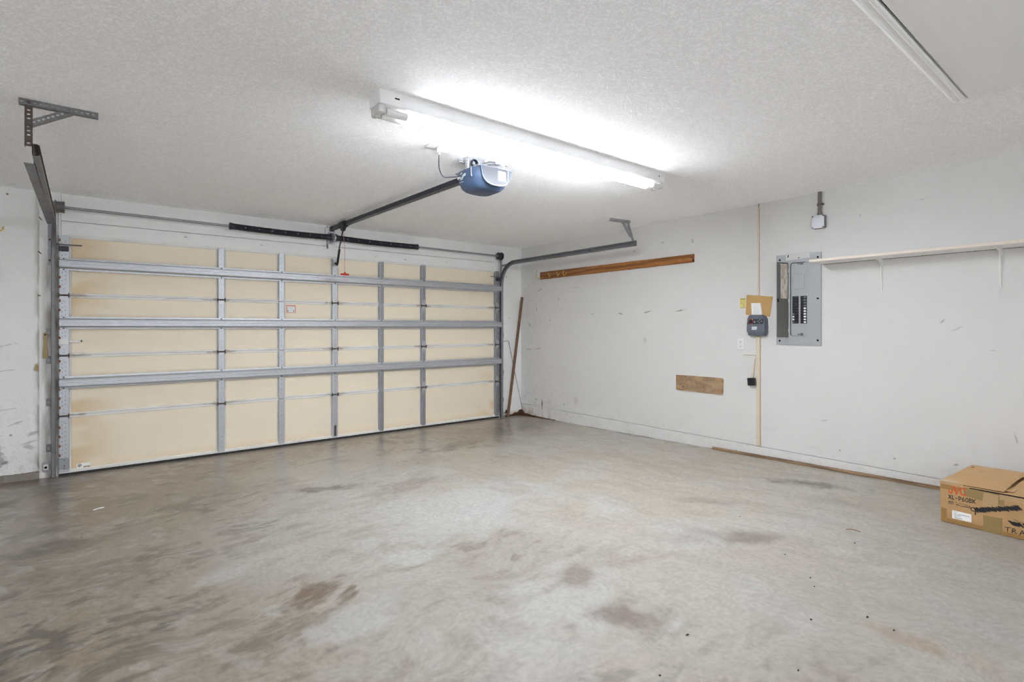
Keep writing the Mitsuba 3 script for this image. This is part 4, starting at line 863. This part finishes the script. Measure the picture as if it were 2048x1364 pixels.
put('flap_shadow', front(Polygon([(.145, HB - .014), (.42, HB - .018), (.80, HB - .020), (.80, HB - .010), (.42, HB - .008), (.145, HB - .009)]), .0, .0012), 'hole_dark', CB)  # dark strip painting the shadow under the flap overhang
put('brown_tape', front(Polygon([(.205, .0), (.288, .0), (.290, .098), (.204, .094)]), 0, .0008), 'olive_tape', CB)
put('brown_tape', front(Polygon([(.002, .005), (.205, .004), (.205, .026), (.002, .028)]), 0, .0005), 'brown_tape', CB)
put('brown_tape', front(Polygon([(.290, .002), (.78, .001), (.78, .020), (.290, .024)]), 0, .0005), 'brown_tape', CB)
put('brown_tape', front(Polygon([(.004, .03), (.032, .03), (.032, .085), (.004, .088)]), 0, .0005), 'brown_tape', CB)
put('brown_tape', front(Polygon([(.004, .205), (.105, .205), (.105, .238), (.004, .240)]), 0, .0004), 'brown_tape', CB)
put('brown_tape', front(Polygon([(.115, .185), (.30, .17), (.30, .232), (.115, .238)]), 0, .0004), 'olive_tape', CB)
for poly in (Polygon([(.0, .236), (.115, .232), (.115, .251), (.0, .251)]), Polygon([(.20, .150), (.27, .14), (.275, .228), (.21, .23)]), Polygon([(.28, .205), (.42, .205), (.42, .235), (.28, .235)])):
    put('clear_tape', front(poly, .0008, .0006), 'clear_tape', CB)
put('clear_tape', on_top(Polygon([(.0, .0), (.14, .0), (.14, .055), (.0, .060)])), 'clear_tape', CB)
put('clear_tape', on_top(Polygon([(.06, .545), (.33, .545), (.33, .595), (.06, .595)])), 'clear_tape', CB)
def text_on_front(txt, u, z, h, width=None, bold=True, slant=0.0):
    m = meshkit.text_mesh(txt, h, .0006, bold); b = m.bounds; v = m.vertices.copy()
    k = (width / (b[1][0] - b[0][0])) if width else 1.0
    x = (v[:, 0] - b[0][0]) * k; m.vertices = np.c_[u + x + slant * v[:, 1], -.0002 - v[:, 2], z + v[:, 1]]
    return inbox(m)
put('lettering', text_on_front('JVC', .042, .186, .048, .085), 'orange_ink', CB, label='large orange lettering')
put('lettering', text_on_front('XL-P60BK', .040, .150, .026, .132), 'black_ink', CB, label='black model lettering')
k = [sbox(.042, .134, .068, .137), sbox(.042, .127, .066, .1295), sbox(.042, .120, .064, .1225), sbox(.078, .120, .094, .124), sbox(.100, .118, .146, .1215), sbox(.072, .133, .146, .1345), sbox(.042, .119, .0435, .137), sbox(.1445, .116, .146, .134), sbox(.12, .124, .144, .127)]
put('small_print', front(unary_union(k), 0, .0006), 'black_ink', CB)
lb = put('address_label', front(Polygon([(.058, .034), (.150, .034), (.150, .082), (.058, .084)]), 0, .0008), 'label_white', CB, label='white shipping label')
put('printing', front(unary_union([sbox(.066, .074, .088, .0755), sbox(.066, .064, .140, .066), sbox(.066, .055, .10, .0565), sbox(.066, .046, .085, .0475), sbox(.072, .040, .105, .0425)]), .0007, .0005), 'black_ink', lb)
def scribble(u0, u1, z0, z1, n, wdt, seed, drop):
    g = np.random.default_rng(seed); u = np.linspace(u0, u1, n); z = [(z0 if i % 2 else z1) + drop * (i / n) + (g.random() - .5) * .35 * (z1 - z0) for i in range(n)]
    return LineString(list(zip(u + (np.arange(n) % 2) * .012, z))).buffer(wdt)
loop = Point(.160, .116).buffer(.013).difference(Point(.160, .116).buffer(.009))
put('marker_scribble', front(unary_union([loop, LineString([(.170, .116), (.168, .086)]).buffer(.0024), scribble(.165, .36, .104, .124, 44, .0036, 3, .066)]), .0010, .0006), 'black_ink', CB, label='black marker scribble crossing out a word')
put('marker_scribble', front(unary_union([scribble(.318, .365, .074, .090, 12, .0038, 5, .002), scribble(.378, .46, .074, .092, 18, .0042, 6, .01)]), .0010, .0006), 'black_ink', CB)
# handwritten TRAIN
strokes = [[(.300, .052), (.325, .055)], [(.312, .054), (.310, .028)], [(.330, .028), (.333, .054), (.343, .052), (.344, .043), (.333, .040), (.350, .028)], [(.362, .026), (.373, .054), (.386, .026)], [(.366, .037), (.383, .038)], [(.402, .052), (.398, .026)], [(.416, .026), (.420, .052), (.436, .026), (.440, .052)]]
put('handwriting', front(unary_union([LineString(s).buffer(.0016) for s in strokes]), .0010, .0006), 'black_ink', CB, label='handwritten capitals')
put('pencil_lines', front(unary_union([LineString([(.34, .110), (.36, .096), (.43, .092)]).buffer(.0007), LineString([(.34, .104), (.45, .100)]).buffer(.0006), LineString([(.34, .096), (.34, .11)]).buffer(.0007)]), .0005, .0004), 'brown_ink', CB)
for poly in (sbox(.100, .36, .116, .40), sbox(.124, .37, .150, .405), sbox(.160, .34, .166, .42), sbox(.02, .50, .032, .53), sbox(.205, .18, .216, .22), sbox(.226, .19, .236, .22)):
    put('printed_mark', on_top(poly), 'brown_ink', CB)
put('flap_strip', on_top(Polygon([(.262, .02), (.298, .02), (.296, .56), (.266, .56)]), .0005), 'brown_tape', CB)
